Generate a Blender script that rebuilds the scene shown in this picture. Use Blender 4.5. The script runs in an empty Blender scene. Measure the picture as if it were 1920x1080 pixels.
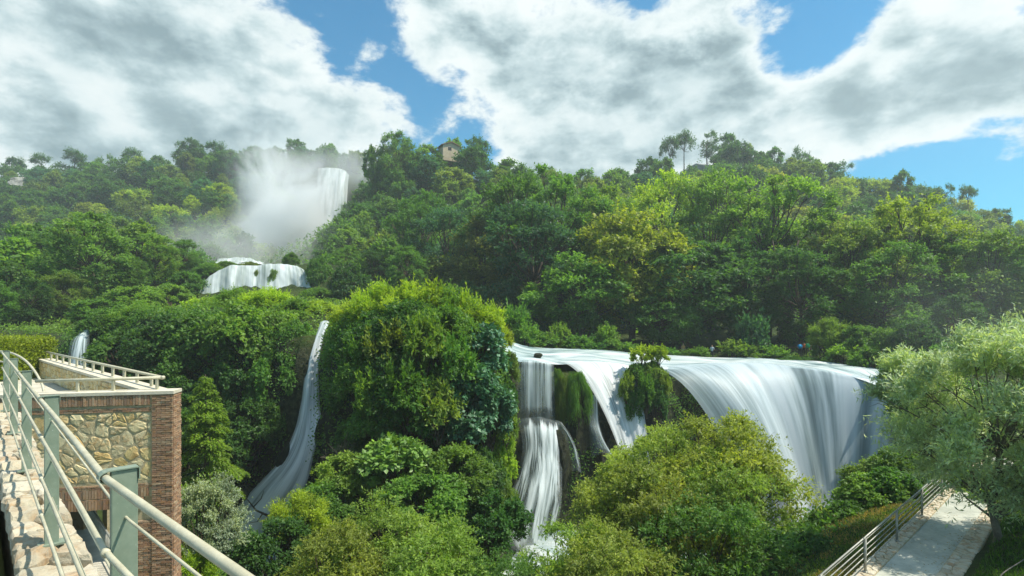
import bpy, math
import numpy as np
from mathutils import Vector, Matrix, kdtree

# ------------------------------------------------------------------ camera, sky, sun, exposure
R = math.radians
sc = bpy.context.scene
COL = sc.collection
F = 1000.0          # focal length in pixels of the 1920 px wide photograph
HOR = 600.0         # row of the horizon

cam = bpy.data.cameras.new('camera')
cam.sensor_width = 36.0
cam.lens = 36.0 * F / 1920.0
cam.shift_y = (HOR - 540.0) / 1920.0
cam.clip_start = 0.05
cam.clip_end = 6000.0
camo = bpy.data.objects.new('camera', cam)
camo.rotation_euler = (R(90), 0, 0)
COL.objects.link(camo)
sc.camera = camo

SUN_EL = 58.0
SUN_AZ = 97.0      # clockwise from +Y (view direction): sun to the right, a little behind
S = Vector((math.sin(R(SUN_AZ)) * math.cos(R(SUN_EL)), math.cos(R(SUN_AZ)) * math.cos(R(SUN_EL)), math.sin(R(SUN_EL))))
sun = bpy.data.lights.new('sun', 'SUN')
sun.energy = 3.6
sun.angle = R(0.6)
sun.color = (1.0, 0.94, 0.82)
suno = bpy.data.objects.new('sun', sun)
suno.rotation_euler = S.to_track_quat('Z', 'Y').to_euler()
suno.location = (0, 0, 200)
COL.objects.link(suno)

sc.view_settings.view_transform = 'Standard'
sc.view_settings.look = 'None'
sc.view_settings.gamma = 1.0
sc.view_settings.use_curve_mapping = False
sc.view_settings.exposure = 0.92
sc.render.engine = 'CYCLES'
cy = sc.cycles
cy.max_bounces = 6
cy.diffuse_bounces = 3
cy.glossy_bounces = 2
cy.transmission_bounces = 4
cy.transparent_max_bounces = 12
cy.volume_bounces = 8
cy.volume_step_rate = 1.0
cy.volume_max_steps = 128
cy.use_denoising = True
cy.use_adaptive_sampling = True
cy.adaptive_threshold = 0.02
cy.sample_clamp_indirect = 6.0


def P(px, py, d):
    return Vector(((px - 960.0) / F * d, d, (HOR - py) / F * d))


def pdir(px, py):
    return P(px, py, 1.0).normalized()


class NT:
    """small helper to write node trees"""
    def __init__(self, tree):
        self.t = tree
        tree.nodes.clear()

    def n(self, typ, **kw):
        nd = self.t.nodes.new(typ)
        for k, v in kw.items():
            if k.startswith('i_'):
                key = k[2:]
                key = int(key) if key.isdigit() else key.replace('_', ' ')
                self.put(nd.inputs[key], v)
            else:
                setattr(nd, k, v)
        return nd

    def put(self, sock, v):
        if isinstance(v, bpy.types.NodeSocket):
            self.t.links.new(v, sock)
        elif isinstance(v, bpy.types.Node):
            self.t.links.new(v.outputs[0], sock)
        else:
            sock.default_value = v

    def math(self, op, a, b=0.0, c=0.0, clamp=False):
        nd = self.t.nodes.new('ShaderNodeMath')
        nd.operation = op
        nd.use_clamp = clamp
        for i, v in enumerate((a, b, c)):
            self.put(nd.inputs[i], v)
        return nd.outputs[0]

    def vmath(self, op, a, b=(0, 0, 0), s=None):
        nd = self.t.nodes.new('ShaderNodeVectorMath')
        nd.operation = op
        self.put(nd.inputs[0], a)
        self.put(nd.inputs[1], b)
        if s is not None:
            self.put(nd.inputs['Scale'], s)
        return nd.outputs['Value'] if op in ('DOT_PRODUCT', 'LENGTH', 'DISTANCE') else nd.outputs['Vector']

    def mapr(self, v, a, b, c=0.0, d=1.0, smooth=True):
        nd = self.t.nodes.new('ShaderNodeMapRange')
        nd.interpolation_type = 'SMOOTHSTEP' if smooth else 'LINEAR'
        self.put(nd.inputs['Value'], v)
        for k, x in (('From Min', a), ('From Max', b), ('To Min', c), ('To Max', d)):
            self.put(nd.inputs[k], x)
        return nd.outputs['Result']

    def mix(self, f, a, b, blend='MIX'):
        nd = self.t.nodes.new('ShaderNodeMix')
        nd.data_type = 'RGBA'
        nd.blend_type = blend
        self.put(nd.inputs[0], f)
        self.put(nd.inputs[6], a)
        self.put(nd.inputs[7], b)
        return nd.outputs[2]

    def noise(self, vec, scale, detail=4.0, rough=0.5, dist=0.0):
        nd = self.t.nodes.new('ShaderNodeTexNoise')
        self.put(nd.inputs['Vector'], vec)
        self.put(nd.inputs['Scale'], scale)
        nd.inputs['Detail'].default_value = detail
        nd.inputs['Roughness'].default_value = rough
        nd.inputs['Distortion'].default_value = dist
        return nd.outputs['Fac']

    def ramp(self, f, stops):
        nd = self.t.nodes.new('ShaderNodeValToRGB')
        cr = nd.color_ramp
        while len(cr.elements) < len(stops):
            cr.elements.new(0.5)
        for e, (p, c) in zip(cr.elements, stops):
            e.position = p
            e.color = tuple(c) + (1.0,) if len(c) == 3 else c
        self.put(nd.inputs[0], f)
        return nd.outputs[0]


def C4(c):
    return (c[0], c[1], c[2], 1.0)


# --- sky: clear-air sky texture with broken cumulus, written by direction
world = bpy.data.worlds.new('World')
sc.world = world
world.use_nodes = True
g = NT(world.node_tree)
sky = g.n('ShaderNodeTexSky')
sky.sky_type = 'NISHITA'
sky.sun_disc = False
sky.sun_elevation = R(SUN_EL)
sky.sun_rotation = R(SUN_AZ)
sky.air_density = 1.2
sky.dust_density = 0.6
sky.ozone_density = 2.2
tc = g.n('ShaderNodeTexCoord')
dirv = g.vmath('NORMALIZE', tc.outputs['Generated'])
sepd = g.n('ShaderNodeSeparateXYZ', i_0=dirv)
stretch = g.vmath('MULTIPLY', dirv, (1.0, 1.0, 1.75))
LOBES = [  # px, py, radius in degrees, strength
    (120, 140, 17, .26), (330, 120, 15, .24), (520, 170, 10, .22), (620, 260, 8, .22), (40, 260, 12, .2), (400, 250, 12, .2),
    (560, 100, 7, .12), (760, 165, 4.5, .15), (830, 205, 3, .08),
    (800, 30, 9, .24), (950, 110, 9, .24), (1060, 200, 10, .26), (1020, 280, 8, .22), (1180, 270, 9, .2), (1200, 110, 9, .2),
    (1350, 110, 7, .22), (1330, 190, 9, .22), (1480, 235, 9, .24), (1680, 120, 6, .42), (1740, 180, 8, .45), (1880, 185, 7, .45),
    (1760, 110, 5, .16), (1600, 230, 7, .16), (1300, 250, 8, .15), (1870, 390, 2.5, .2), (1910, 215, 6, .15), (1760, 20, 3.5, .14),
    (560, 15, 5.5, -.34), (620, 70, 4.5, -.30), (700, 110, 4.5, -.34), (790, 130, 4.0, -.26), (850, 235, 4.5, -.36), (920, 265, 4, -.36),
    (720, 215, 4.0, -.2), (470, 0, 5, -.22), (1280, 25, 5, -.18), (1540, 20, 6, -.36), (1640, 10, 5, -.3), (1880, 15, 5.5, -.45), (1565, 125, 3.5, -.30),
    (1500, 110, 3.5, -.16), (1800, 335, 6.5, -.55), (1710, 320, 5, -.4), (1930, 330, 6, -.45), (1620, 305, 4, -.24),
]
acc = None
for (px, py, deg, amp) in LOBES:
    dt = g.vmath('DOT_PRODUCT', dirv, tuple(pdir(px, py)))
    m = g.mapr(dt, math.cos(R(deg * 1.35)), 1.0, 0.0, amp)
    acc = m if acc is None else g.math('ADD', acc, m)


def cloud_field(vec):
    big = g.noise(vec, 3.4, 3.0, 0.55, 0.3)
    fine = g.noise(vec, 9.5, 11.0, 0.62, 0.15)
    return g.math('ADD', g.math('MULTIPLY', big, 0.75), g.math('MULTIPLY', fine, 1.20))


f0 = cloud_field(stretch)
dens0 = g.math('ADD', g.math('SUBTRACT', f0, 0.475), g.math('MULTIPLY', acc, 0.66))
sunv = tuple(Vector((S.x, S.y, S.z * 1.75)) * 0.05)


def soft_field(vec):
    return g.math('ADD', g.math('MULTIPLY', g.noise(vec, 4.2, 2.0, 0.5, 0.2), 0.9), g.math('MULTIPLY', g.noise(vec, 11.0, 5.0, 0.55, 0.1), 0.8))


fs = soft_field(stretch)
f1 = soft_field(g.vmath('ADD', stretch, sunv))
cover = g.mapr(dens0, 0.46, 0.68)
lit = g.mapr(g.math('SUBTRACT', fs, f1), -0.24, 0.24)
thick = g.mapr(dens0, 0.58, 1.15)
bank = g.mapr(g.noise(stretch, 2.4, 3.0, 0.5, 0.4), 0.32, 0.70)
shade = g.math('MULTIPLY', thick, g.math('ADD', 0.50, g.math('MULTIPLY', bank, 0.50)))
shade = g.math('ADD', g.math('MULTIPLY', shade, 0.72), g.math('MULTIPLY', g.math('ADD', 0.18, g.math('MULTIPLY', thick, 0.62)), g.math('SUBTRACT', 0.66, lit)))
shade = g.math('ADD', shade, g.math('MULTIPLY', g.math('SUBTRACT', g.noise(stretch, 16.0, 8.0, 0.6, 0.3), 0.5), 0.45))
ccol = g.ramp(shade, [(0.0, (5.1, 5.45, 5.4)), (0.20, (4.4, 4.95, 5.0)), (0.45, (3.2, 3.95, 4.1)), (0.72, (2.3, 3.0, 3.2)), (1.0, (1.5, 2.1, 2.3))])
low = g.mapr(sepd.outputs['Z'], 0.0, 0.14, 0.0, 1.0)
cover = g.math('MULTIPLY', cover, low)
skyc = g.mix(1.0, sky.outputs[0], (0.23, 0.68, 0.80, 1.0), 'MULTIPLY')
final = g.mix(cover, skyc, ccol)
bg = g.n('ShaderNodeBackground', i_0=final, i_1=0.10)
world.cycles.sampling_method = 'MANUAL'
world.cycles.sample_map_resolution = 512
wo = g.n('ShaderNodeOutputWorld')
g.t.links.new(bg.outputs[0], wo.inputs[0])

# ------------------------------------------------------------------ mesh helpers
RNG = np.random.default_rng(11)


def unit(a):
    return a / np.maximum(np.linalg.norm(a, axis=-1, keepdims=True), 1e-9)


def mesh_np(name, V, Q=None, T=None, mats=(), tint=None, smooth=False, uv=None, attrs=None):
    me = bpy.data.meshes.new(name)
    V = np.asarray(V, dtype=np.float32)
    loops, sizes = [], []
    if Q is not None and len(Q):
        Q = np.asarray(Q, dtype=np.int32)
        loops.append(Q.ravel())
        sizes.append(np.full(len(Q), 4, np.int32))
    if T is not None and len(T):
        T = np.asarray(T, dtype=np.int32)
        loops.append(T.ravel())
        sizes.append(np.full(len(T), 3, np.int32))
    loops = np.concatenate(loops)
    sizes = np.concatenate(sizes)
    starts = np.concatenate([[0], np.cumsum(sizes)[:-1]]).astype(np.int32)
    me.vertices.add(len(V))
    me.vertices.foreach_set('co', V.ravel())
    me.loops.add(len(loops))
    me.loops.foreach_set('vertex_index', loops)
    me.polygons.add(len(sizes))
    me.polygons.foreach_set('loop_start', starts)
    if smooth:
        me.polygons.foreach_set('use_smooth', np.ones(len(sizes), bool))
    else:
        me.polygons.foreach_set('use_smooth', np.zeros(len(sizes), bool))
    if uv is not None:
        ul = me.uv_layers.new(name='UVMap')
        ul.data.foreach_set('uv', np.asarray(uv, np.float32)[loops].ravel())
    if tint is not None:
        at = me.attributes.new('tint', 'FLOAT', 'FACE')
        at.data.foreach_set('value', np.asarray(tint, np.float32))
    for k, v in (attrs or {}).items():
        at = me.attributes.new(k, 'FLOAT', 'POINT')
        at.data.foreach_set('value', np.asarray(v, np.float32))
    for m in (mats if isinstance(mats, (list, tuple)) else [mats]):
        me.materials.append(m)
    me.update(calc_edges=True)
    return me


class MB:
    """collects simple shapes into one mesh"""
    def __init__(self):
        self.V, self.Q, self.T, self.k = [], [], [], 0

    def add(self, V, Q=None, T=None):
        V = np.asarray(V, float)
        if Q is not None and len(Q):
            self.Q.append(np.asarray(Q, int) + self.k)
        if T is not None and len(T):
            self.T.append(np.asarray(T, int) + self.k)
        self.V.append(V)
        self.k += len(V)

    def box(self, lo, hi, M=None):
        x0, y0, z0 = lo
        x1, y1, z1 = hi
        V = np.array([(x0, y0, z0), (x1, y0, z0), (x1, y1, z0), (x0, y1, z0), (x0, y0, z1), (x1, y0, z1), (x1, y1, z1), (x0, y1, z1)], float)
        if M is not None:
            V = np.array([tuple(M @ Vector(v)) for v in V])
        self.add(V, [(0, 3, 2, 1), (4, 5, 6, 7), (0, 1, 5, 4), (1, 2, 6, 5), (2, 3, 7, 6), (3, 0, 4, 7)])

    def tube(self, pts, rad, seg=8, cap=True):
        pts = np.asarray([tuple(p) for p in pts], float)
        n = len(pts)
        rad = np.full(n, rad, float) if np.isscalar(rad) else np.asarray(rad, float)
        tan = np.zeros_like(pts)
        tan[1:-1] = pts[2:] - pts[:-2]
        tan[0] = pts[1] - pts[0]
        tan[-1] = pts[-1] - pts[-2]
        tan = unit(tan)
        ref = np.array([0.0, 0, 1.0]) if abs(tan[0][2]) < 0.9 else np.array([1.0, 0, 0])
        V = []
        a = np.cross(tan[0], ref)
        a /= np.linalg.norm(a)
        for i in range(n):
            a = a - tan[i] * np.dot(a, tan[i])
            a /= max(np.linalg.norm(a), 1e-9)
            b = np.cross(tan[i], a)
            th = np.linspace(0, 2 * math.pi, seg, endpoint=False)
            V.append(pts[i] + rad[i] * (np.cos(th)[:, None] * a + np.sin(th)[:, None] * b))
        V = np.concatenate(V)
        Q = []
        for i in range(n - 1):
            for j in range(seg):
                k = (j + 1) % seg
                Q.append((i * seg + j, i * seg + k, (i + 1) * seg + k, (i + 1) * seg + j))
        T = []
        if cap:
            V = np.concatenate([V, pts[:1], pts[-1:]])
            c0, c1 = n * seg, n * seg + 1
            for j in range(seg):
                k = (j + 1) % seg
                T.append((c0, k, j))
                T.append((c1, (n - 1) * seg + j, (n - 1) * seg + k))
        self.add(V, Q, T)

    def mesh(self, name, mat, smooth=False):
        return mesh_np(name, np.concatenate(self.V), np.concatenate(self.Q) if self.Q else None,
                       np.concatenate(self.T) if self.T else None, mat, smooth=smooth)


def ob(name, data, parent=None, loc=None, color=None):
    o = bpy.data.objects.new(name, data)
    COL.objects.link(o)
    if parent is not None:
        o.parent = parent
    if loc is not None:
        o.location = loc
    if color is not None:
        o.color = (color[0], color[1], color[2], 1.0)
    return o


def tag(o, label, cat, group=None, kind=None):
    o['label'] = label
    o['category'] = cat
    if group:
        o['group'] = group
    if kind:
        o['kind'] = kind
    return o


def fbm(x, y, seed=0, octs=4, base=1.0):
    """cheap smooth pseudo-noise from sums of rotated sines, about -1..1"""
    r = np.random.default_rng(seed)
    out = np.zeros_like(np.asarray(x, float))
    amp, tot = 1.0, 0.0
    fr = base
    for o in range(octs):
        for k in range(3):
            a = r.uniform(0, 2 * math.pi)
            f = fr * r.uniform(0.7, 1.4)
            out = out + amp * np.sin((np.cos(a) * x + np.sin(a) * y) * f + r.uniform(0, 6.28))
            tot += amp
        fr *= 2.1
        amp *= 0.5
    return out / tot * 1.8


# ------------------------------------------------------------------ materials
def new_mat(name):
    m = bpy.data.materials.new(name)
    m.use_nodes = True
    return m, NT(m.node_tree)


def out(g, shader, disp=None, vol=None):
    o = g.n('ShaderNodeOutputMaterial')
    if shader is not None:
        g.t.links.new(shader, o.inputs[0])
    if vol is not None:
        g.t.links.new(vol, o.inputs[1])
    return o


def foliage_mat(name, gloss=0.25, trans=0.44):
    m, g = new_mat(name)
    at = g.n('ShaderNodeAttribute', attribute_name='tint')
    oi = g.n('ShaderNodeObjectInfo')
    t = at.outputs['Fac']
    base = oi.outputs['Color']
    br = g.mapr(t, 0.0, 1.0, 0.60, 1.45, smooth=False)
    c1 = g.vmath('SCALE', base, (0, 0, 0), br)
    yel = g.mix(1.0, c1, (1.28, 1.10, 0.55, 1.0), 'MULTIPLY')
    c2 = g.mix(g.mapr(t, 0.55, 1.0, 0.0, 0.65), c1, yel)
    pr = g.n('ShaderNodeBsdfPrincipled')
    g.put(pr.inputs['Base Color'], c2)
    pr.inputs['Roughness'].default_value = 0.48
    pr.inputs['Specular IOR Level'].default_value = gloss
    tr = g.n('ShaderNodeBsdfTranslucent')
    g.put(tr.inputs[0], g.mix(1.0, c2, (1.75, 1.75, 0.7, 1.0), 'MULTIPLY'))
    ms = g.n('ShaderNodeMixShader', i_0=trans, i_1=pr.outputs[0], i_2=tr.outputs[0])
    out(g, ms.outputs[0])
    return m


M_LEAF = foliage_mat('leaf')
M_FIG = foliage_mat('fig_leaf', 0.5, 0.22)
M_SILVER = foliage_mat('silver_leaf', 0.4, 0.3)


def simple_mat(name, c1, c2, scale=6.0, rough=0.8, bump=0.3, detail=6.0, metallic=0.0, spec=0.3, dist=0.02):
    m, g = new_mat(name)
    tc = g.n('ShaderNodeTexCoord')
    n = g.noise(tc.outputs['Object'], scale, detail, 0.6, 0.3)
    n2 = g.noise(tc.outputs['Object'], scale * 7.3, 4.0, 0.6)
    f = g.mapr(g.math('ADD', g.math('MULTIPLY', n, 0.7), g.math('MULTIPLY', n2, 0.3)), 0.35, 0.65)
    c = g.mix(f, C4(c1), C4(c2))
    pr = g.n('ShaderNodeBsdfPrincipled')
    g.put(pr.inputs['Base Color'], c)
    pr.inputs['Roughness'].default_value = rough
    pr.inputs['Metallic'].default_value = metallic
    pr.inputs['Specular IOR Level'].default_value = spec
    if bump:
        b = g.n('ShaderNodeBump')
        b.inputs['Strength'].default_value = bump
        b.inputs['Distance'].default_value = dist
        g.put(b.inputs['Height'], g.math('ADD', n, g.math('MULTIPLY', n2, 0.5)))
        g.put(pr.inputs['Normal'], b.outputs[0])
    out(g, pr.outputs[0])
    return m


M_BARK = simple_mat('bark', (0.05, 0.035, 0.022), (0.13, 0.10, 0.07), 3.0, 0.9, 0.6)
M_PALEBARK = simple_mat('pale_bark', (0.09, 0.08, 0.055), (0.19, 0.17, 0.12), 3.0, 0.9, 0.5)
M_CONC = simple_mat('concrete', (0.42, 0.39, 0.31), (0.58, 0.54, 0.44), 2.0, 0.85, 0.25)
M_COPE = simple_mat('coping', (0.50, 0.45, 0.34), (0.66, 0.60, 0.47), 3.0, 0.85, 0.3)
M_PATH = simple_mat('path_concrete', (0.33, 0.34, 0.28), (0.50, 0.50, 0.42), 0.9, 0.75, 0.15)
M_GRAVEL = simple_mat('gravel', (0.16, 0.14, 0.11), (0.42, 0.38, 0.31), 40.0, 0.95, 0.9)
M_MORTAR = simple_mat('mortar', (0.34, 0.28, 0.16), (0.48, 0.40, 0.25), 9.0, 0.95, 0.6)
M_WOOD = simple_mat('fence_wood', (0.10, 0.07, 0.045), (0.20, 0.15, 0.10), 4.0, 0.9, 0.4)
M_PLASTER = simple_mat('plaster', (0.42, 0.33, 0.22), (0.52, 0.42, 0.29), 0.6, 0.9, 0.1)
M_TILE = simple_mat('roof_tile', (0.20, 0.10, 0.06), (0.30, 0.16, 0.10), 1.0, 0.9, 0.2)
M_DARK = simple_mat('dark_opening', (0.012, 0.012, 0.012), (0.03, 0.03, 0.03), 2.0, 0.7, 0.0)
M_STEEL = simple_mat('steel', (0.26, 0.26, 0.22), (0.40, 0.39, 0.33), 5.0, 0.5, 0.1, metallic=0.35)
M_CABLE = simple_mat('cable', (0.10, 0.09, 0.08), (0.16, 0.15, 0.13), 5.0, 0.6, 0.0)
M_ROCK = simple_mat('limestone', (0.13, 0.13, 0.115), (0.34, 0.34, 0.31), 0.5, 0.95, 0.8, dist=0.3)
M_WETROCK = simple_mat('wet_rock', (0.010, 0.012, 0.007), (0.045, 0.050, 0.022), 2.2, 0.6, 1.0, spec=0.2, dist=0.25)


def paint_mat():
    m, g = new_mat('rail_paint')
    tc = g.n('ShaderNodeTexCoord')
    n = g.noise(tc.outputs['Object'], 9.0, 6.0, 0.65)
    n2 = g.noise(tc.outputs['Object'], 140.0, 3.0, 0.6)
    c = g.mix(g.mapr(n, 0.35, 0.7), (0.42, 0.39, 0.27, 1), (0.54, 0.51, 0.37, 1))
    c = g.mix(g.mapr(n2, 0.55, 0.75, 0, 0.5), c, (0.36, 0.34, 0.25, 1))
    rust = g.mapr(g.noise(tc.outputs['Object'], 5.0, 8.0, 0.75, 0.5), 0.69, 0.74)
    c = g.mix(rust, c, (0.16, 0.065, 0.02, 1))
    pr = g.n('ShaderNodeBsdfPrincipled')
    g.put(pr.inputs['Base Color'], c)
    pr.inputs['Roughness'].default_value = 0.5
    b = g.n('ShaderNodeBump')
    b.inputs['Strength'].default_value = 0.25
    b.inputs['Distance'].default_value = 0.003
    g.put(b.inputs['Height'], n2)
    g.put(pr.inputs['Normal'], b.outputs[0])
    out(g, pr.outputs[0])
    return m


def post_mat():
    m, g = new_mat('post_paint')
    tc = g.n('ShaderNodeTexCoord')
    n = g.noise(tc.outputs['Object'], 7.0, 6.0, 0.65)
    c = g.mix(g.mapr(n, 0.35, 0.7), (0.17, 0.22, 0.16, 1), (0.24, 0.29, 0.22, 1))
    spots = g.mapr(g.noise(tc.outputs['Object'], 60.0, 4.0, 0.6), 0.66, 0.72)
    c = g.mix(g.math('MULTIPLY', spots, 0.6), c, (0.55, 0.58, 0.50, 1))
    rust = g.mapr(g.noise(tc.outputs['Object'], 4.0, 8.0, 0.75, 0.5), 0.70, 0.75)
    c = g.mix(rust, c, (0.18, 0.07, 0.02, 1))
    pr = g.n('ShaderNodeBsdfPrincipled')
    g.put(pr.inputs['Base Color'], c)
    pr.inputs['Roughness'].default_value = 0.45
    out(g, pr.outputs[0])
    return m


M_RAIL = paint_mat()
M_POST = post_mat()


def stone_mat(name, cols, scale=5.0, bump=0.7):
    """each stone its own tone (object random), mottled"""
    m, g = new_mat(name)
    oi = g.n('ShaderNodeObjectInfo')
    geo = g.n('ShaderNodeNewGeometry')
    tc = g.n('ShaderNodeTexCoord')
    rnd = g.math('FRACT', g.math('ADD', oi.outputs['Random'], geo.outputs['Random Per Island']))
    base = g.ramp(rnd, [(i / (len(cols) - 1), c) for i, c in enumerate(cols)])
    vec = g.vmath('ADD', tc.outputs['Object'], g.vmath('SCALE', (7.0, 3.0, 5.0), (0, 0, 0), g.math('MULTIPLY', rnd, 9.0)))
    n = g.noise(vec, scale, 8.0, 0.65, 0.6)
    n2 = g.noise(vec, scale * 6, 5.0, 0.7)
    c = g.mix(g.mapr(n, 0.45, 0.68, 0, 0.6), base, (0.34, 0.17, 0.045, 1))
    c = g.mix(g.mapr(n2, 0.55, 0.75, 0, 0.5), c, (0.12, 0.10, 0.07, 1))
    pr = g.n('ShaderNodeBsdfPrincipled')
    g.put(pr.inputs['Base Color'], c)
    pr.inputs['Roughness'].default_value = 0.9
    b = g.n('ShaderNodeBump')
    b.inputs['Strength'].default_value = bump
    b.inputs['Distance'].default_value = 0.03
    g.put(b.inputs['Height'], g.math('ADD', n, g.math('MULTIPLY', n2, 0.5)))
    g.put(pr.inputs['Normal'], b.outputs[0])
    out(g, pr.outputs[0])
    return m


M_STONE = stone_mat('ochre_stone', [(0.56, 0.42, 0.17), (0.64, 0.50, 0.23), (0.70, 0.60, 0.36), (0.52, 0.43, 0.25), (0.66, 0.46, 0.18)])
M_PALE = stone_mat('pale_stone', [(0.40, 0.35, 0.25), (0.48, 0.43, 0.31), (0.54, 0.49, 0.38), (0.44, 0.38, 0.27)], 4.0, 0.8)
M_BRICK = stone_mat('brick', [(0.25, 0.14, 0.085), (0.33, 0.19, 0.115), (0.42, 0.27, 0.165), (0.19, 0.125, 0.085), (0.46, 0.33, 0.21)], 9.0, 0.4)


def ground_mat():
    m, g = new_mat('ground')
    geo = g.n('ShaderNodeNewGeometry')
    pos = geo.outputs['Position']
    n = g.noise(pos, 0.35, 8.0, 0.65, 0.4)
    n2 = g.noise(pos, 2.6, 6.0, 0.7)
    c = g.mix(g.mapr(n, 0.38, 0.62), (0.022, 0.040, 0.010, 1), (0.050, 0.075, 0.016, 1))
    c = g.mix(g.mapr(n2, 0.52, 0.7, 0, 0.7), c, (0.060, 0.048, 0.025, 1))
    sep = g.n('ShaderNodeSeparateXYZ', i_0=geo.outputs['Normal'])
    steep = g.mapr(sep.outputs['Z'], 0.45, 0.75, 1.0, 0.0)
    rock = g.mix(g.mapr(n2, 0.4, 0.65), (0.016, 0.022, 0.010, 1), (0.055, 0.060, 0.030, 1))
    c = g.mix(steep, c, rock)
    pr = g.n('ShaderNodeBsdfPrincipled')
    g.put(pr.inputs['Base Color'], c)
    pr.inputs['Roughness'].default_value = 0.9
    pr.inputs['Specular IOR Level'].default_value = 0.15
    b = g.n('ShaderNodeBump')
    b.inputs['Strength'].default_value = 0.8
    b.inputs['Distance'].default_value = 0.5
    g.put(b.inputs['Height'], g.math('ADD', n, g.math('MULTIPLY', n2, 0.6)))
    g.put(pr.inputs['Normal'], b.outputs[0])
    out(g, pr.outputs[0])
    return m


M_GROUND = ground_mat()


def water_mat(name, fx=2.2, fy=0.10, lo=0.36, hi=0.60, amin=0.05, amax=1.0, col=(0.58, 0.65, 0.68), thin=(0.36, 0.46, 0.46), dist=0.0, bump=0.25, fold=0.0):
    """silky falling water: streaks along the flow, thin and clear between them"""
    m, g = new_mat(name)
    uv = g.n('ShaderNodeUVMap')
    at = g.n('ShaderNodeAttribute', attribute_name='edge')
    v1 = g.vmath('MULTIPLY', uv.outputs[0], (fx, fy, 1.0))
    v2 = g.vmath('MULTIPLY', uv.outputs[0], (fx * 3.7, fy * 1.5, 1.0))
    n1 = g.noise(v1, 1.0, 4.0, 0.55, dist)
    n2 = g.noise(v2, 1.0, 3.0, 0.55, dist)
    s = g.math('ADD', g.math('MULTIPLY', n1, 0.65), g.math('MULTIPLY', n2, 0.35))
    if fold:
        nf = g.noise(g.vmath('MULTIPLY', uv.outputs[0], (0.22, 0.012, 1.0)), 1.0, 3.0, 0.55)
        s = g.math('ADD', s, g.math('MULTIPLY', g.math('SUBTRACT', nf, 0.50), fold))
    e = at.outputs['Fac']
    cov = g.mapr(g.math('ADD', s, g.math('MULTIPLY', g.math('SUBTRACT', e, 1.0), 0.32)), lo, hi)
    alpha = g.math('ADD', amin, g.math('MULTIPLY', cov, amax - amin))
    alpha = g.math('MULTIPLY', alpha, g.mapr(e, 0.0, 0.25))
    c = g.mix(g.mapr(s, lo, hi + 0.1), C4(thin), C4(col))
    pr = g.n('ShaderNodeBsdfPrincipled')
    g.put(pr.inputs['Base Color'], c)
    pr.inputs['Roughness'].default_value = 0.45
    pr.inputs['Specular IOR Level'].default_value = 0.3
    b = g.n('ShaderNodeBump')
    b.inputs['Strength'].default_value = bump
    b.inputs['Distance'].default_value = 0.25
    g.put(b.inputs['Height'], s)
    g.put(pr.inputs['Normal'], b.outputs[0])
    tr = g.n('ShaderNodeBsdfTranslucent', i_0=C4(col))
    mx = g.n('ShaderNodeMixShader', i_0=0.22, i_1=pr.outputs[0], i_2=tr.outputs[0])
    tp = g.n('ShaderNodeBsdfTransparent')
    ms = g.n('ShaderNodeMixShader', i_0=alpha, i_1=tp.outputs[0], i_2=mx.outputs[0])
    out(g, ms.outputs[0])
    return m


M_FALL = water_mat('fall_water', 0.62, 0.05, 0.30, 0.58, 0.40, 1.0, thin=(0.36, 0.48, 0.51), dist=0.25, bump=0.12, fold=0.75)
M_CURTAIN = water_mat('curtain_water', 1.15, 0.06, 0.36, 0.62, 0.14, 0.95, dist=0.35)
M_CASC = water_mat('cascade_water', 1.5, 0.16, 0.37, 0.56, 0.14, 1.0, dist=0.8, col=(0.72, 0.78, 0.79))
M_CHUTE = water_mat('chute_water', 1.3, 0.09, 0.32, 0.56, 0.45, 1.0, dist=0.5, col=(0.90, 0.92, 0.92), thin=(0.60, 0.66, 0.66))
M_FARFALL = water_mat('far_fall_water', 0.6, 0.06, 0.32, 0.58, 0.55, 1.0, col=(0.78, 0.82, 0.82), thin=(0.40, 0.48, 0.44))


def river_mat():
    m, g = new_mat('river_water')
    uv = g.n('ShaderNodeUVMap')
    v1 = g.vmath('MULTIPLY', uv.outputs[0], (0.16, 0.75, 1.0))
    n1 = g.noise(v1, 1.0, 6.0, 0.6, 0.8)
    c = g.ramp(n1, [(0.34, (0.10, 0.17, 0.18)), (0.46, (0.36, 0.45, 0.46)), (0.60, (0.66, 0.70, 0.69))])
    pr = g.n('ShaderNodeBsdfPrincipled')
    g.put(pr.inputs['Base Color'], c)
    pr.inputs['Roughness'].default_value = 0.35
    b = g.n('ShaderNodeBump')
    b.inputs['Strength'].default_value = 0.5
    b.inputs['Distance'].default_value = 0.3
    g.put(b.inputs['Height'], n1)
    g.put(pr.inputs['Normal'], b.outputs[0])
    out(g, pr.outputs[0])
    return m


M_RIVER = river_mat()

# ------------------------------------------------------------------ terrain
RIVER_FAR = [P(*a) for a in [(915, 622, 50), (960, 642, 55), (1000, 652, 58), (1060, 655, 60), (1130, 658, 62), (1190, 664, 63), (1260, 668, 64),
                             (1340, 671, 64), (1420, 673, 63), (1500, 677, 60), (1570, 682, 57), (1630, 690, 53), (1672, 702, 49.5)]]
RIVER_LIP = [P(*a) for a in [(938, 655, 45), (965, 676, 45.0), (1000, 679, 45.4), (1050, 683, 46.4), (1110, 680, 47.6), (1160, 684, 48), (1215, 690, 48.2),
                             (1260, 692, 49), (1330, 688, 50.5), (1410, 686, 51), (1500, 690, 50), (1590, 704, 47.5), (1668, 732, 44.5)]]


def C(px, py, d, drop=9.0):
    v = P(px, py, d)
    if d > 100 and drop > 3:
        drop += 2.2
    return (v.x, v.y, v.z - drop)


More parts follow.
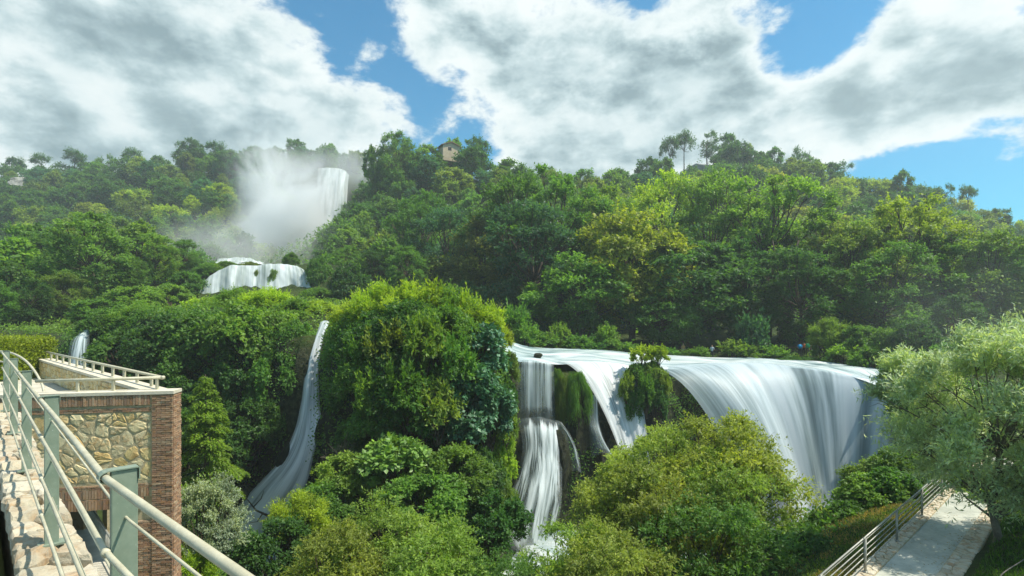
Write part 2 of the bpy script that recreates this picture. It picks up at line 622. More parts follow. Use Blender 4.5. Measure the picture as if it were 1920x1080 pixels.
LOWER = [(0, -12, -7.3), (-20, -5, -7.3), (20, -5, -7.0), (0, 3, -7.35), (-6, 8, -7.4), (-12, 15, -7.4), (-20, 24, -7.3), (-30, 34, -7.4), (-45, 48, -7.6),
         (3, 8.5, -7.4), (6, 11.6, -7.4), (10, 15.2, -7.4), (12.45, 17.35, -7.4), (15.2, 19.7, -7.4), (20, 24, -7.2), (25, 29, -7.2),
         (12.6, 15.3, -7.3), (15, 17.4, -7.2), (16, 15, -6.8), (20, 18, -6.2), (30, 20, -4.5), (32, 30, -5),
         (0, 13, -10.0), (3, 18, -12.8), (0, 28, -16.6), (-8, 24, -14.5), (-13, 31, -16.6), (-18, 37, -17.6), (-17, 28, -13.8), (-10, 38, -17.5), (-24, 36, -13.5),
         (9, 27, -15.5), (7.5, 18.5, -9.6), (10, 19.5, -8.9), (12.5, 21.5, -8.3), (14.5, 23.5, -8.6), (12, 25, -11.0), (15, 28, -12), (19, 28, -9.5), (22, 33, -12.5),
         (26, 37, -13), (22, 40, -17.5), (16, 42, -17.8), (5, 41, -17.8), (-3, 35, -17), (3, 33, -17.2), (-28, 42, -14), (-35, 48, -12), (-50, 54, -9), (-70, 45, -8),
         (-110, 40, -6), (-30, -10, -7.3), (60, 10, -2), (60, 30, -3), (150, 20, 5), (-200, 20, 0), (300, 0, 5), (-300, 0, 0), (150, -30, 0), (-150, -30, 0)]
UPPER = [(p.x, p.y, p.z - 0.7) for p in RIVER_FAR] + [(p.x, p.y, p.z - 0.7) for p in RIVER_LIP]
UPPER += [(-60, 60, -1.5), (-48, 63, -2.0), (-38, 58, 0.2), (-28, 52, 1.0), (-22, 50, 0.2), (-16.5, 48, -1.4), (-14, 47, -1.4), (-10, 41, -0.6), (-5, 40, -0.8), (-3, 44, -1.2),
          (-12, 54, 0.2), (-22, 62, 1.5), (-35, 70, 2.2), (-5, 58, -1.2), (4, 66, -3.0), (14, 70, -3.9), (26, 70, -4.1), (40, 66, -4.0), (50, 58, -4.2), (40, 50, -4.6), (36, 44, -5.2),
          (60, 45, -3), (10, 78, -3.6), (30, 80, -3.8), (50, 78, -3.5), (70, 70, -2.0), (0, 90, -1), (30, 98, 0), (60, 95, 0.5), (90, 85, 4),
          (0, 112, 4), (40, 118, 5), (80, 110, 7), (120, 110, 12),
          (-44, 85, 3.0), (-36, 86, 3.0), (-52, 86, 3.0), (-46, 93.5, 8.6), (-40, 94, 9.0), (-51, 93, 7.5), (-45, 104, 10.2), (-56, 108, 10.6), (-34, 97, 10.0), (-31, 93, 9.5), (-30, 86, 3.0),
          (-59, 96, 8.0), (-62, 88, 4.5), (-67, 82, 2.2), (-80, 80, 1), (-90, 66, -1), (-120, 90, 4), (-140, 60, 0), (-76, 95, 5),
          (-60, 130, 13), (-69, 155, 16), (-76, 185, 21), (-82, 205, 26)]
UPPER += [C(*a) for a in [(-180, 320, 290), (0, 312, 285), (130, 300, 275), (250, 290, 265), (350, 284, 258), (430, 284, 250), (500, 284, 243, 9), (550, 276, 240, 9), (590, 300, 238, 6),
                          (560, 300, 228, 3), (480, 320, 228, 8),
                          (610, 316, 232, 0.6), (640, 318, 232, 0.6), (625, 312, 262, 0.6), (668, 318, 236, 2), (680, 298, 262, 9), (730, 300, 265, 9),
                          (560, 470, 209, 0), (620, 445, 217, 0), (480, 470, 200, 3), (660, 380, 222, 0),
                          (-100, 400, 215), (0, 385, 220), (150, 372, 215), (300, 358, 215), (400, 380, 200), (0, 450, 160), (100, 432, 155), (200, 412, 150), (300, 420, 150),
                          (380, 440, 150), (440, 470, 160, 5), (-100, 480, 140), (0, 500, 115), (120, 500, 110), (250, 470, 115), (340, 490, 112),
                          (540, 482, 130, 2.5), (600, 425, 150, 4), (660, 362, 165, 5), (720, 325, 170, 8), (790, 286, 175, 8), (870, 276, 178, 8), (940, 298, 180, 8),
                          (1000, 318, 185, 9), (1100, 325, 190, 9), (1180, 335, 195, 8), (700, 450, 125, 10), (800, 420, 132, 10), (650, 520, 108, 7), (900, 400, 140, 12),
                          (1255, 318, 235, 8), (1300, 285, 237, 6), (1340, 272, 237, 8), (1420, 282, 240, 8), (1500, 306, 240, 9), (1560, 322, 235, 9), (1640, 332, 225, 9),
                          (1720, 338, 215, 9), (1800, 364, 205, 8), (1850, 398, 195, 8), (1920, 444, 185, 8), (2050, 480, 180, 8),
                          (1300, 400, 150), (1500, 390, 150), (1700, 400, 150), (1880, 470, 140), (2100, 520, 130)]]
UPPER += [(-260, 340, 60), (-120, 330, 60), (0, 330, 25), (120, 330, 35), (260, 330, 10), (-330, 200, 50), (330, 150, 20), (-330, 80, 10), (330, 60, 5)]
BRINK = np.array([(-400, 52), (-110, 52), (-60, 57), (-48, 58.5), (-40, 54), (-30, 48.5), (-22, 46.5), (-17.6, 45.2), (-16, 46.2), (-14.2, 44), (-13, 39.5), (-9.5, 36.5), (-5, 36), (-2.2, 38), (-1.2, 42.5),
                  (0.1, 44.6), (3.8, 45.2), (7.2, 46.4), (9.6, 47.6), (11.2, 46.6), (12.8, 46.4), (13.8, 47.6), (15.5, 49.2), (19, 50.2), (23, 50.2), (27.5, 48.8), (31.2, 46.8),
                  (33.2, 44.2), (35.0, 40), (38, 37), (60, 34), (400, 30)], float)


def fit(pts, c=3.0):
    A = np.array(pts, float)
    xy, z = A[:, :2], A[:, 2]
    n = len(A)
    r = np.sqrt(((xy[:, None] - xy[None]) ** 2).sum(-1) + c * c)
    M = np.zeros((n + 3, n + 3))
    M[:n, :n] = r - np.eye(n) * 0.3
    M[:n, n] = 1
    M[:n, n + 1:] = xy
    M[n, :n] = 1
    M[n + 1:, :n] = xy.T
    w = np.linalg.solve(M, np.concatenate([z, np.zeros(3)]))

    def ev(x, y):
        x = np.asarray(x, float)
        y = np.asarray(y, float)
        o = w[n] + w[n + 1] * x + w[n + 2] * y
        for i in range(n):
            o = o + w[i] * np.sqrt((x - xy[i, 0]) ** 2 + (y - xy[i, 1]) ** 2 + c * c)
        return o
    return ev


low_ev, up_ev = fit(LOWER), fit(UPPER)


def brink_sd(x, y):
    """distance to the brink line, positive on the plateau side"""
    x = np.asarray(x, float)
    y = np.asarray(y, float)
    best = np.full(x.shape, 1e9)
    sgn = np.zeros(x.shape)
    for a, b in zip(BRINK[:-1], BRINK[1:]):
        d = b - a
        t = np.clip(((x - a[0]) * d[0] + (y - a[1]) * d[1]) / (d @ d), 0, 1)
        qx, qy = a[0] + t * d[0], a[1] + t * d[1]
        dist = np.hypot(x - qx, y - qy)
        cr = d[0] * (y - a[1]) - d[1] * (x - a[0])
        m = dist < best - 1e-9
        best = np.where(m, dist, best)
        sgn = np.where(m, np.sign(cr), sgn)
    return best * sgn


def height(x, y, rough=True):
    x = np.asarray(x, float)
    y = np.asarray(y, float)
    sd = brink_sd(x, y)
    veg = np.clip((-17.5 - x) / 3, 0, 1) + np.clip((x - 33) / 3, 0, 1) + 0.5 * np.exp(-((x + 7) / 5) ** 2)
    sd = sd + veg * 1.7 * fbm(x, y, 15, 3, 0.42)
    t = np.clip((sd + 2.2) / 2.4, 0, 1)
    t = t * t * (3 - 2 * t)
    z = low_ev(x, y) * (1 - t) + up_ev(x, y) * t
    pa = (x - 10.0) * 0.7516 + (y - 15.2) * 0.6596
    pb = (x - 10.0) * 0.6596 - (y - 15.2) * 0.7516
    on = (pa > -9) & (pa < 21) & (pb > -0.5) & (pb < 1.95)
    z = np.where(on, np.minimum(z, -7.30), z)
    if rough:
        k = np.clip((y - 24) / 10, 0, 1)
        riv = np.exp(-(np.clip(sd - 2, 0, 99) / 18) ** 2) * (x > -2) * (x < 36) * (sd > 0)
        z = z + k * (1 - riv) * (fbm(x, y, 5, 3, 0.35) * 0.45 + np.clip((y - 100) / 60, 0, 1) * fbm(x, y, 8, 3, 0.06) * 1.8)
    return z


def axis(segs):
    o = [segs[0][0]]
    for a, b, s in segs:
        n = max(1, int(round((b - a) / s)))
        o += list(np.linspace(a, b, n + 1)[1:])
    return np.array(o)


gx = axis([(-380, -110, 6), (-110, -60, 2.5), (-60, 42, 0.75), (42, 110, 2.5), (110, 380, 6)])
gy = axis([(-40, 5, 3), (5, 66, 0.75), (66, 120, 2), (120, 350, 4)])
GX, GY = np.meshgrid(gx, gy)
GZ = height(GX, GY)
# the lower paths are cut level
nx_, ny_ = len(gx), len(gy)
idx = np.arange(nx_ * ny_).reshape(ny_, nx_)
Q = np.stack([idx[:-1, :-1], idx[:-1, 1:], idx[1:, 1:], idx[1:, :-1]], -1).reshape(-1, 4)
ground = ob('ground', mesh_np('ground', np.stack([GX, GY, GZ], -1).reshape(-1, 3), Q, mats=M_GROUND, smooth=True))
tag(ground, 'green and brown earth of the valley, cliffs and wooded hills', 'ground', kind='structure')


def hz(x, y):
    return float(height(np.array([x]), np.array([y]))[0])


# ------------------------------------------------------------------ water
def catmull(pts, n):
    pts = np.array([tuple(p) for p in pts], float)
    k = len(pts)
    t = np.linspace(0, k - 1, n)
    i = np.clip(t.astype(int), 0, k - 2)
    f = (t - i)[:, None]
    p0, p1, p2, p3 = pts[np.maximum(i - 1, 0)], pts[i], pts[i + 1], pts[np.minimum(i + 2, k - 1)]
    return 0.5 * ((2 * p1) + (-p0 + p2) * f + (2 * p0 - 5 * p1 + 4 * p2 - p3) * f ** 2 + (-p0 + 3 * p1 - 3 * p2 + p3) * f ** 3)


WATER_PTS = []


def sheet(name, rows, mat, nu, nv, label, ridge=0.15, rf=1.2, seed=0, edge_top=0.0, edge_bot=0.0, edge_side=0.08, lump=0.0, lobe=0.0):
    """rows: list of lists of points; water flows from the first row to the last"""
    G = np.stack([catmull(r, nu) for r in rows])            # rows, nu, 3
    G = np.stack([catmull(G[:, j], nv) for j in range(nu)], 1)   # nv, nu, 3
    du = np.gradient(G, axis=1)
    dv = np.gradient(G, axis=0)
    N = unit(np.cross(du, dv))
    sgn = np.sign((N * (-G)).sum(-1).mean() + 1e-9)           # face the open side (towards the viewpoint side of the gorge)
    N = N * sgn
    su = np.cumsum(np.linalg.norm(du, axis=-1), axis=1)
    su = np.broadcast_to(su.mean(0, keepdims=True), su.shape)
    sv = np.cumsum(np.linalg.norm(dv, axis=-1), axis=0)
    vv = np.linspace(0, 1, nv)[:, None] * np.ones((1, nu))
    uu = np.linspace(0, 1, nu)[None] * np.ones((nv, 1))
    disp = ridge * fbm(su * rf, sv * 0.06, seed, 4, 1.0) * (0.25 + 0.75 * vv)
    if lobe:
        disp = disp + lobe * fbm(su * 0.34, su * 0.0, seed + 40, 2, 1.0) * np.sqrt(np.clip(vv - 0.12, 0, 1)) * np.clip(np.minimum(uu, 1 - uu) / 0.25, 0, 1)
    if lump:
        disp = disp + lump * fbm(su * 0.9, sv * 0.7, seed + 3, 3, 1.0)
    G = G + N * disp[..., None]
    rag = 0.5 + 0.5 * fbm(su * 1.3, sv * 0.12, seed + 9, 3, 1.0)
    edge = np.ones_like(uu)
    if edge_side:
        edge = np.minimum(edge, np.clip(np.minimum(uu, 1 - uu) / edge_side, 0, 1))
    if edge_top:
        edge = np.minimum(edge, np.clip(vv / edge_top, 0, 1))
    if edge_bot:
        edge = np.minimum(edge, np.clip((1 - vv) / edge_bot + (rag - 0.5) * 0.5 * (vv < 0.98), 0, 1))
    ii = np.arange(nu * nv).reshape(nv, nu)
    q = np.stack([ii[:-1, :-1], ii[:-1, 1:], ii[1:, 1:], ii[1:, :-1]], -1).reshape(-1, 4)
    me = mesh_np(name, G.reshape(-1, 3), q, mats=mat, smooth=True, uv=np.stack([su, sv], -1).reshape(-1, 2), attrs={'edge': edge.ravel()})
    o = ob(name, me)
    tag(o, label, 'waterfall' if 'fall' in name else 'water', kind='structure')
    WATER_PTS.append(G[::3, ::3].reshape(-1, 3))
    return o


# the river above the main falls
RF, RL = catmull(RIVER_FAR, 110), catmull(RIVER_LIP, 110)
nvr = 26
tt = np.linspace(0, 1, nvr)[:, None, None]
G = RF[None] * (1 - tt) + RL[None] * tt
G[..., 2] += 0.22 * fbm(G[..., 0] * 0.55, G[..., 1] * 0.9, 21, 3, 1.0) * np.sin(np.pi * np.clip(tt[..., 0] * 0.85 + 0.12, 0, 1)) + 0.10
G[-3:, :, 2] -= np.array([0.0, 0.03, 0.12])[:, None]
ii = np.arange(nvr * 110).reshape(nvr, 110)
q = np.stack([ii[:-1, :-1], ii[:-1, 1:], ii[1:, 1:], ii[1:, :-1]], -1).reshape(-1, 4)
su = np.cumsum(np.linalg.norm(np.gradient(RL, axis=0), axis=1))[None] * np.ones((nvr, 1))
sv = tt[..., 0] * 15 * np.ones((1, 110))
river = ob('river', mesh_np('river', G.reshape(-1, 3), q, mats=M_RIVER, smooth=True, uv=np.stack([sv * 0.7 + su * 0.7, su * 0.25 - sv * 0.6], -1).reshape(-1, 2)))
tag(river, 'fast white river sliding to the brink beneath the dark trees', 'river', kind='structure')
WATER_PTS.append(G[::3, ::3].reshape(-1, 3))


def arc_fall(lip, bot, k=0.35, n=7, up=1.2):
    """rows of a ballistic sheet from lip points to bottom points; starts a little upstream of the lip"""
    lip = [Vector(p) for p in lip]
    bot = [Vector(p) for p in bot]
    rows = []
    first = []
    for a, b in zip(lip, bot):
        h = Vector((b.x - a.x, b.y - a.y, 0))
        h = h.normalized() if h.length > 1e-6 else Vector((0, -1, 0))
        first.append(a - h * up + Vector((0, 0, 0.16)))
    rows.append(first)
    for i in range(n + 1):
        s = i / n
        r = []
        for a, b in zip(lip, bot):
            f = s * k + s * s * (1 - k)
            r.append(Vector((a.x + (b.x - a.x) * s, a.y + (b.y - a.y) * s, a.z + 0.12 + (b.z - a.z) * f)))
        rows.append(r)
    return rows


main_lip = [P(*a) for a in [(1238, 694, 48.3), (1262, 692, 49), (1330, 688, 50.5), (1410, 686, 51), (1500, 690, 50), (1590, 704, 47.5), (1652, 718, 46), (1702, 742, 43.6)]]
main_bot = [P(*a) for a in [(1420, 985, 44), (1448, 985, 44), (1490, 985, 44), (1525, 985, 44), (1555, 985, 44), (1590, 985, 43.5), (1625, 985, 43), (1662, 985, 42.3)]]
sheet('main_waterfall', arc_fall(main_lip, main_bot, 0.16, 8), M_FALL, 150, 60, 'broad white curtain of the main waterfall, widest in the scene', 0.50, 0.55, 3, edge_top=0.04, edge_bot=0.0, lobe=0.6)
# darker inner folds seen through the gaps
chute_lip = [P(*a) for a in [(1052, 683, 46.4), (1085, 681, 47.0), (1125, 681, 47.8), (1160, 685, 48.0), (1184, 690, 48.2)]]
chute_bot = [P(*a) for a in [(1178, 900, 43.6), (1186, 900, 43.6), (1198, 900, 43.6), (1212, 900, 43.4), (1224, 900, 43.2)]]
sheet('chute_waterfall', arc_fall(chute_lip, chute_bot, 0.12, 8), M_CHUTE, 70, 50, 'curved chute of white water beside the grassy islet', 0.25, 1.2, 5, edge_top=0.05, edge_bot=0.12)
cur_lip = [P(*a) for a in [(966, 679, 44.7), (990, 680, 44.9), (1015, 682, 45.1), (1040, 686, 45.3)]]
cur_bot = [P(*a) for a in [(966, 800, 43.6), (990, 800, 43.6), (1015, 800, 43.7), (1042, 800, 43.8)]]
sheet('curtain_waterfall', arc_fall(cur_lip, cur_bot, 0.5, 5, 0.8), M_CURTAIN, 60, 40, 'thin veil of water falling straight beside hanging moss', 0.22, 1.4, 7, edge_bot=0.16, edge_side=0.16)
# fan below the curtain
fan = [[P(*a) for a in r] for r in [
    [(972, 786, 43.2), (998, 780, 43.0), (1020, 782, 43.0), (1048, 792, 43.4)],
    [(978, 830, 42.0), (1000, 826, 41.7), (1024, 830, 41.7), (1056, 838, 42.2)],
    [(970, 880, 41.0), (996, 876, 40.6), (1024, 880, 40.6), (1056, 886, 41.2)],
    [(955, 930, 40.0), (988, 926, 39.6), (1016, 930, 39.6), (1050, 936, 40.2)],
    [(946, 980, 39.2), (976, 976, 38.8), (1006, 980, 38.8), (1042, 986, 39.4)],
    [(940, 1035, 38.4), (970, 1032, 38.0), (1000, 1035, 38.0), (1034, 1038, 38.6)]]]
sheet('stepped_waterfall', fan, M_CASC, 60, 60, 'stepped cascade fanning over dark boulders below the thin veil', 0.20, 1.5, 9, edge_top=0.10, edge_bot=0.1, edge_side=0.14, lump=0.26)
side = [[P(*a) for a in r] for r in [
    [(1030, 788, 43.2), (1040, 786, 43.1), (1052, 790, 43.3)],
    [(1050, 808, 42.5), (1062, 808, 42.3), (1070, 815, 42.5)],
    [(1066, 842, 41.8), (1078, 842, 41.6), (1085, 850, 41.9)],
    [(1072, 885, 41.2), (1084, 885, 41.0), (1092, 890, 41.3)]]]
sheet('side_waterfall', side, M_CASC, 24, 30, 'slender arm of water bending round the dark boulder', 0.10, 2.0, 13, edge_top=0.3, edge_bot=0.2, edge_side=0.45)
trick = [[P(*a) for a in r] for r in [
    [(1104, 742, 45.2), (1112, 740, 45.2), (1121, 744, 45.2)], [(1104, 790, 44.6), (1112, 790, 44.6), (1124, 792, 44.6)],
    [(1106, 822, 44), (1120, 815, 43.8), (1135, 830, 44)], [(1110, 860, 43.4), (1135, 850, 43.2), (1160, 868, 43.4)]]]
sheet('trickle_waterfall', trick, M_CURTAIN, 24, 24, 'thin trickles in the dark hollow behind the curved chute', 0.06, 2.5, 15, edge_bot=0.1, edge_side=0.2)
# narrow fall on the flank of the overgrown mound
nar = [[P(*a) for a in r] for r in [
    [(601, 604, 46.6), (610, 601, 46.6), (619, 603, 46.6)],
    [(588, 640, 45.8), (597, 634, 45.8), (606, 636, 45.8)],
    [(573, 690, 45.0), (583, 690, 44.8), (598, 690, 45.0)],
    [(563, 760, 44.2), (578, 760, 43.8), (600, 756, 44.2)],
    [(546, 820, 43.2), (570, 820, 42.8), (602, 795, 43.2)],
    [(512, 875, 42.2), (552, 870, 41.6), (588, 858, 42.2)],
    [(464, 925, 41.4), (518, 920, 40.6), (574, 910, 41.2)],
    [(424, 975, 40.8), (478, 975, 39.8), (545, 960, 40.4)],
    [(412, 1020, 40.2), (462, 1022, 39.2), (525, 1005, 39.8)]]]
sheet('narrow_waterfall', nar, M_CHUTE, 44, 80, 'narrow ribbon waterfall spreading into a white skirt beside the overgrown mound', 0.18, 1.6, 17, edge_bot=0.04, edge_side=0.14, lump=0.12)
# second step far up the valley
sec_lip = [P(*a) for a in [(382, 528, 90.4), (398, 516, 91.2), (420, 504, 91.8), (450, 499, 92), (490, 498, 92), (530, 496, 92), (555, 498, 91.8), (568, 506, 91.2)]]
sec_bot = [P(*a) for a in [(370, 585, 87), (392, 585, 86.8), (415, 585, 86.8), (446, 585, 86.8), (488, 585, 86.8), (532, 585, 86.8), (565, 585, 86.8), (592, 585, 87)]]
sheet('second_waterfall', arc_fall(sec_lip, sec_bot, 0.25, 5, 1.5), M_FARFALL, 140, 36, 'wide white cascade on the middle step of the valley', 0.5, 0.9, 19, lump=0.15, edge_bot=0.0, edge_side=0.02)
ups = [[P(*a) for a in r] for r in [[(410, 486, 112), (440, 484, 113), (470, 486, 112), (490, 489, 111)], [(405, 490, 106), (435, 489, 106), (468, 491, 106), (495, 493, 106)],
                                     [(400, 496, 100), (432, 495, 100), (470, 496, 100), (500, 497, 100)]]]
sheet('upper_rapids', ups, M_FARFALL, 40, 16, 'white rapids just above the middle cascade', 0.25, 0.8, 23, lump=0.3, edge_side=0.06)
# thin falls
for nm, rows, lb in [
    ('mossy_waterfall', [[(612, 522, 91), (618, 520, 91), (624, 522, 91)], [(614, 545, 89.6), (621, 545, 89.4), (629, 546, 89.6)], [(618, 575, 88.6), (627, 575, 88.4), (637, 577, 88.6)]], 'faint thin waterfall on the shaded wall east of the middle cascade'),
    ('little_waterfall', [[(146, 624, 52.5), (157, 619, 52.6), (168, 618, 52.5)], [(133, 640, 51.6), (150, 638, 51.5), (168, 640, 51.6)], [(128, 660, 51.0), (146, 660, 50.8), (168, 662, 51.0)], [(126, 690, 50.4), (146, 690, 50.2), (168, 690, 50.4)]], 'small white waterfall peeping above the terrace parapet'),
    ('tiny_waterfall', [[(334, 519, 96), (338, 517, 96), (342, 519, 96)], [(331, 528, 95.4), (336, 528, 95.4), (341, 529, 95.4)], [(330, 540, 95), (335, 540, 95), (340, 541, 95)]], 'tiny sliver of falling water among trees by the middle cascade')]:
    sheet(nm, [[P(*a) for a in r] for r in rows], M_CASC if 'little' in nm else M_FARFALL, 20, 24, lb, 0.1, 1.5, len(nm), edge_side=0.2, edge_bot=0.05)
# the tall fall at the head of the valley
top_lip = [P(*a) for a in [(596, 316, 229.5), (612, 314, 229), (630, 315, 229), (645, 320, 229), (655, 330, 229.5)]]
top_bot = [P(*a) for a in [(590, 470, 214), (606, 470, 213), (622, 470, 213), (636, 470, 213), (648, 470, 214)]]
sheet('high_waterfall', arc_fall(top_lip, top_bot, 0.25, 6, 4.0), M_FARFALL, 50, 40, 'tall high waterfall dropping into drifting spray at the valley head', 0.8, 0.35, 29, edge_side=0.2, edge_bot=0.1)
# pool and stream on the gorge floor
pr_ = [[Vector((x, y, -17.2)) for x in (-23, -16, -8, 0, 8, 16, 24)] for y in (46, 43, 40, 37, 34)]
pool = sheet('pool', pr_, M_RIVER, 60, 40, 'churning white pool on the gorge floor', 0.1, 0.5, 31, edge_side=0, lump=0.12)
WATER_PTS.pop()
WP = np.concatenate(WATER_PTS)
KD = kdtree.KDTree(len(WP))
for i, p in enumerate(WP):
    KD.insert(p, i)
KD.balance()


# ------------------------------------------------------------------ foliage
def leaves(pos, ldir, nrm, length, width, tint):
    """one folded lozenge per leaf; all arguments arrays"""
    n = len(pos)
    ldir = unit(ldir)
    side = unit(np.cross(ldir, nrm))
    nn = np.cross(side, ldir)
    L = length[:, None]
    W = width[:, None]
    V = np.empty((n, 4, 3))
    V[:, 0] = pos
    V[:, 1] = pos + ldir * L * 0.42 + side * W * 0.5 - nn * W * 0.12
    V[:, 2] = pos + ldir * L - nn * L * 0.12
    V[:, 3] = pos + ldir * L * 0.42 - side * W * 0.5 - nn * W * 0.12
    Q = np.arange(n * 4).reshape(n, 4)
    return V.reshape(-1, 3), Q, tint


def rdir(rng, n):
    return unit(rng.normal(size=(n, 3)))


def clumps_to_leaves(rng, Cn, Rn, centre, twigs, per, llen, lasp, flat=1.0, up=0.35, outw=0.7, droop=0.15, hang=0.25, ctint=0.4):
    """twigs fan out of every clump; leaves sit along the twigs"""
    k = len(Cn)
    N = k * twigs
    ci = np.repeat(np.arange(k), twigs)
    o = unit(Cn - centre)[ci]
    d = rdir(rng, N) + outw * o + np.array([0, 0, up])
    d = unit(d * np.array([1, 1, flat]))
    L = Rn[ci] * rng.uniform(0.55, 1.12, N)
    st = Cn[ci] + rdir(rng, N) * (Rn[ci] * 0.25)[:, None]
    ti = np.repeat(np.arange(N), per)
    M = N * per
    t = rng.uniform(0.22, 1.0, M) ** 0.8
    pos = st[ti] + d[ti] * (L[ti] * t)[:, None]
    pos[:, 2] -= droop * L[ti] * t * t
    pos += rdir(rng, M) * (llen * 0.35)
    ld = d[ti] * 0.55 + rdir(rng, M) * 0.75 + np.array([0, 0, -hang])
    nr = np.array([0, 0, 0.9]) + 0.45 * o[ci[ti] * 0 + ti // 1 if False else ti] * 0.0 + rdir(rng, M) * 0.75 + 0.4 * d[ti]
    ct = rng.uniform(0, 1, k)
    tint = ctint * ct[ci[ti]] + (1 - ctint) * rng.uniform(0, 1, M)
    sz = llen * rng.uniform(0.7, 1.25, M)
    return leaves(pos, ld, nr, sz, sz * lasp * rng.uniform(0.8, 1.2, M), tint)


def spread_points(rng, n, fn, mind, tries=40):
    """dart throwing"""
    out_ = []
    for _ in range(n * tries):
        p = fn()
        if all((p[0] - q[0]) ** 2 + (p[1] - q[1]) ** 2 + (p[2] - q[2]) ** 2 > mind * mind for q in out_):
            out_.append(p)
            if len(out_) >= n:
                break
    return np.array(out_)


def gen_tree(seed, H, W, base, ncl, rcl, twigs, per, llen, lasp=0.5, kind='round', bark=None, leafmat=None, trunk_r=None, flat=1.0, lean=0.0, droop=0.15, hang=0.25, outw=0.7, up=0.35, inner=0.45):
    """returns (wood mesh, leaf mesh): tapering trunk, limbs reaching every leaf clump"""
    rng = np.random.default_rng(seed)
    hc = (H + base) / 2
    hr = (H - base) / 2

    def fn():
        while True:
            v = rng.normal(size=3)
            v /= np.linalg.norm(v)
            r = rng.uniform(inner, 1.0) ** 0.6
            v = v * r
            if kind == 'vase':
                z = v[2]
                w = 0.45 + 0.55 * np.clip((z + 1) / 1.5, 0, 1)
                v[:2] *= w
            elif kind == 'cone':
                z = v[2]
                w = 1.0 - 0.42 * (z + 1)
                v[:2] *= max(w, 0.1)
            elif kind == 'dome':
                if v[2] < -0.55:
                    continue
            elif kind == 'umbrella':
                if v[2] < 0.0:
                    continue
            return np.array([v[0] * W / 2, v[1] * W / 2, hc + v[2] * hr])
    Cn = spread_points(rng, ncl, fn, rcl * 0.62)
    Cn[:, :2] *= (1 + 0.16 * rng.normal(size=len(Cn)))[:, None]
    Rn = rcl * rng.uniform(0.65, 1.3, len(Cn))
    centre = np.array([0, 0, hc - hr * 0.25])
    V, Qd, t = clumps_to_leaves(rng, Cn, Rn, centre, twigs, per, llen, lasp, flat, up, outw, droop, hang)
    V = V + np.array([lean, 0, 0]) * np.clip(V[:, 2:3] / H, 0, 1) ** 1.5 * H
    leaf = mesh_np('crown', V, Qd, mats=leafmat or M_LEAF, tint=t)
    mb = MB()
    tr = trunk_r or H * 0.022
    top = base + (H - base) * (0.35 if kind in ('vase', 'round', 'dome', 'umbrella') else 0.92)
    wob = rng.normal(size=(5, 2)) * H * 0.012
    zs = np.linspace(-0.6, top, 5)
    tp = np.array([(wob[i, 0] * (i > 0) + lean * max(0, z / H) ** 1.5 * H, wob[i, 1] * (i > 0), z) for i, z in enumerate(zs)])
    mb.tube(tp, np.linspace(tr * 1.25, tr * 0.62, 5), 8)
    for c, r in zip(Cn, Rn):
        s = rng.uniform(0.45, 0.98)
        zi = np.interp(min(top, max(base * 0.75, c[2] - rng.uniform(0.25, 0.6) * (abs(c[0]) + abs(c[1])) - 0.4)), zs, np.arange(5))
        i0 = int(min(3, zi))
        f = zi - i0
        a = tp[i0] * (1 - f) + tp[i0 + 1] * f
        c2 = np.array([c[0] + lean * max(0, c[2] / H) ** 1.5 * H, c[1], c[2]])
        mid = a * 0.5 + c2 * 0.5 + np.array([0, 0, -0.08 * np.linalg.norm(c2 - a)]) + rng.normal(size=3) * 0.05 * np.linalg.norm(c2 - a)
        mb.tube([a, mid, c2], [tr * 0.42, tr * 0.26, tr * 0.08], 5, cap=False)
        for _ in range(3):
            e = c2 + rdir(rng, 1)[0] * r * 0.8
            mb.tube([mid * 0.3 + c2 * 0.7, c2 * 0.5 + e * 0.5, e], [tr * 0.14, tr * 0.09, tr * 0.03], 3, cap=False)
    return mb.mesh('trunk', bark or M_BARK, smooth=True), leaf


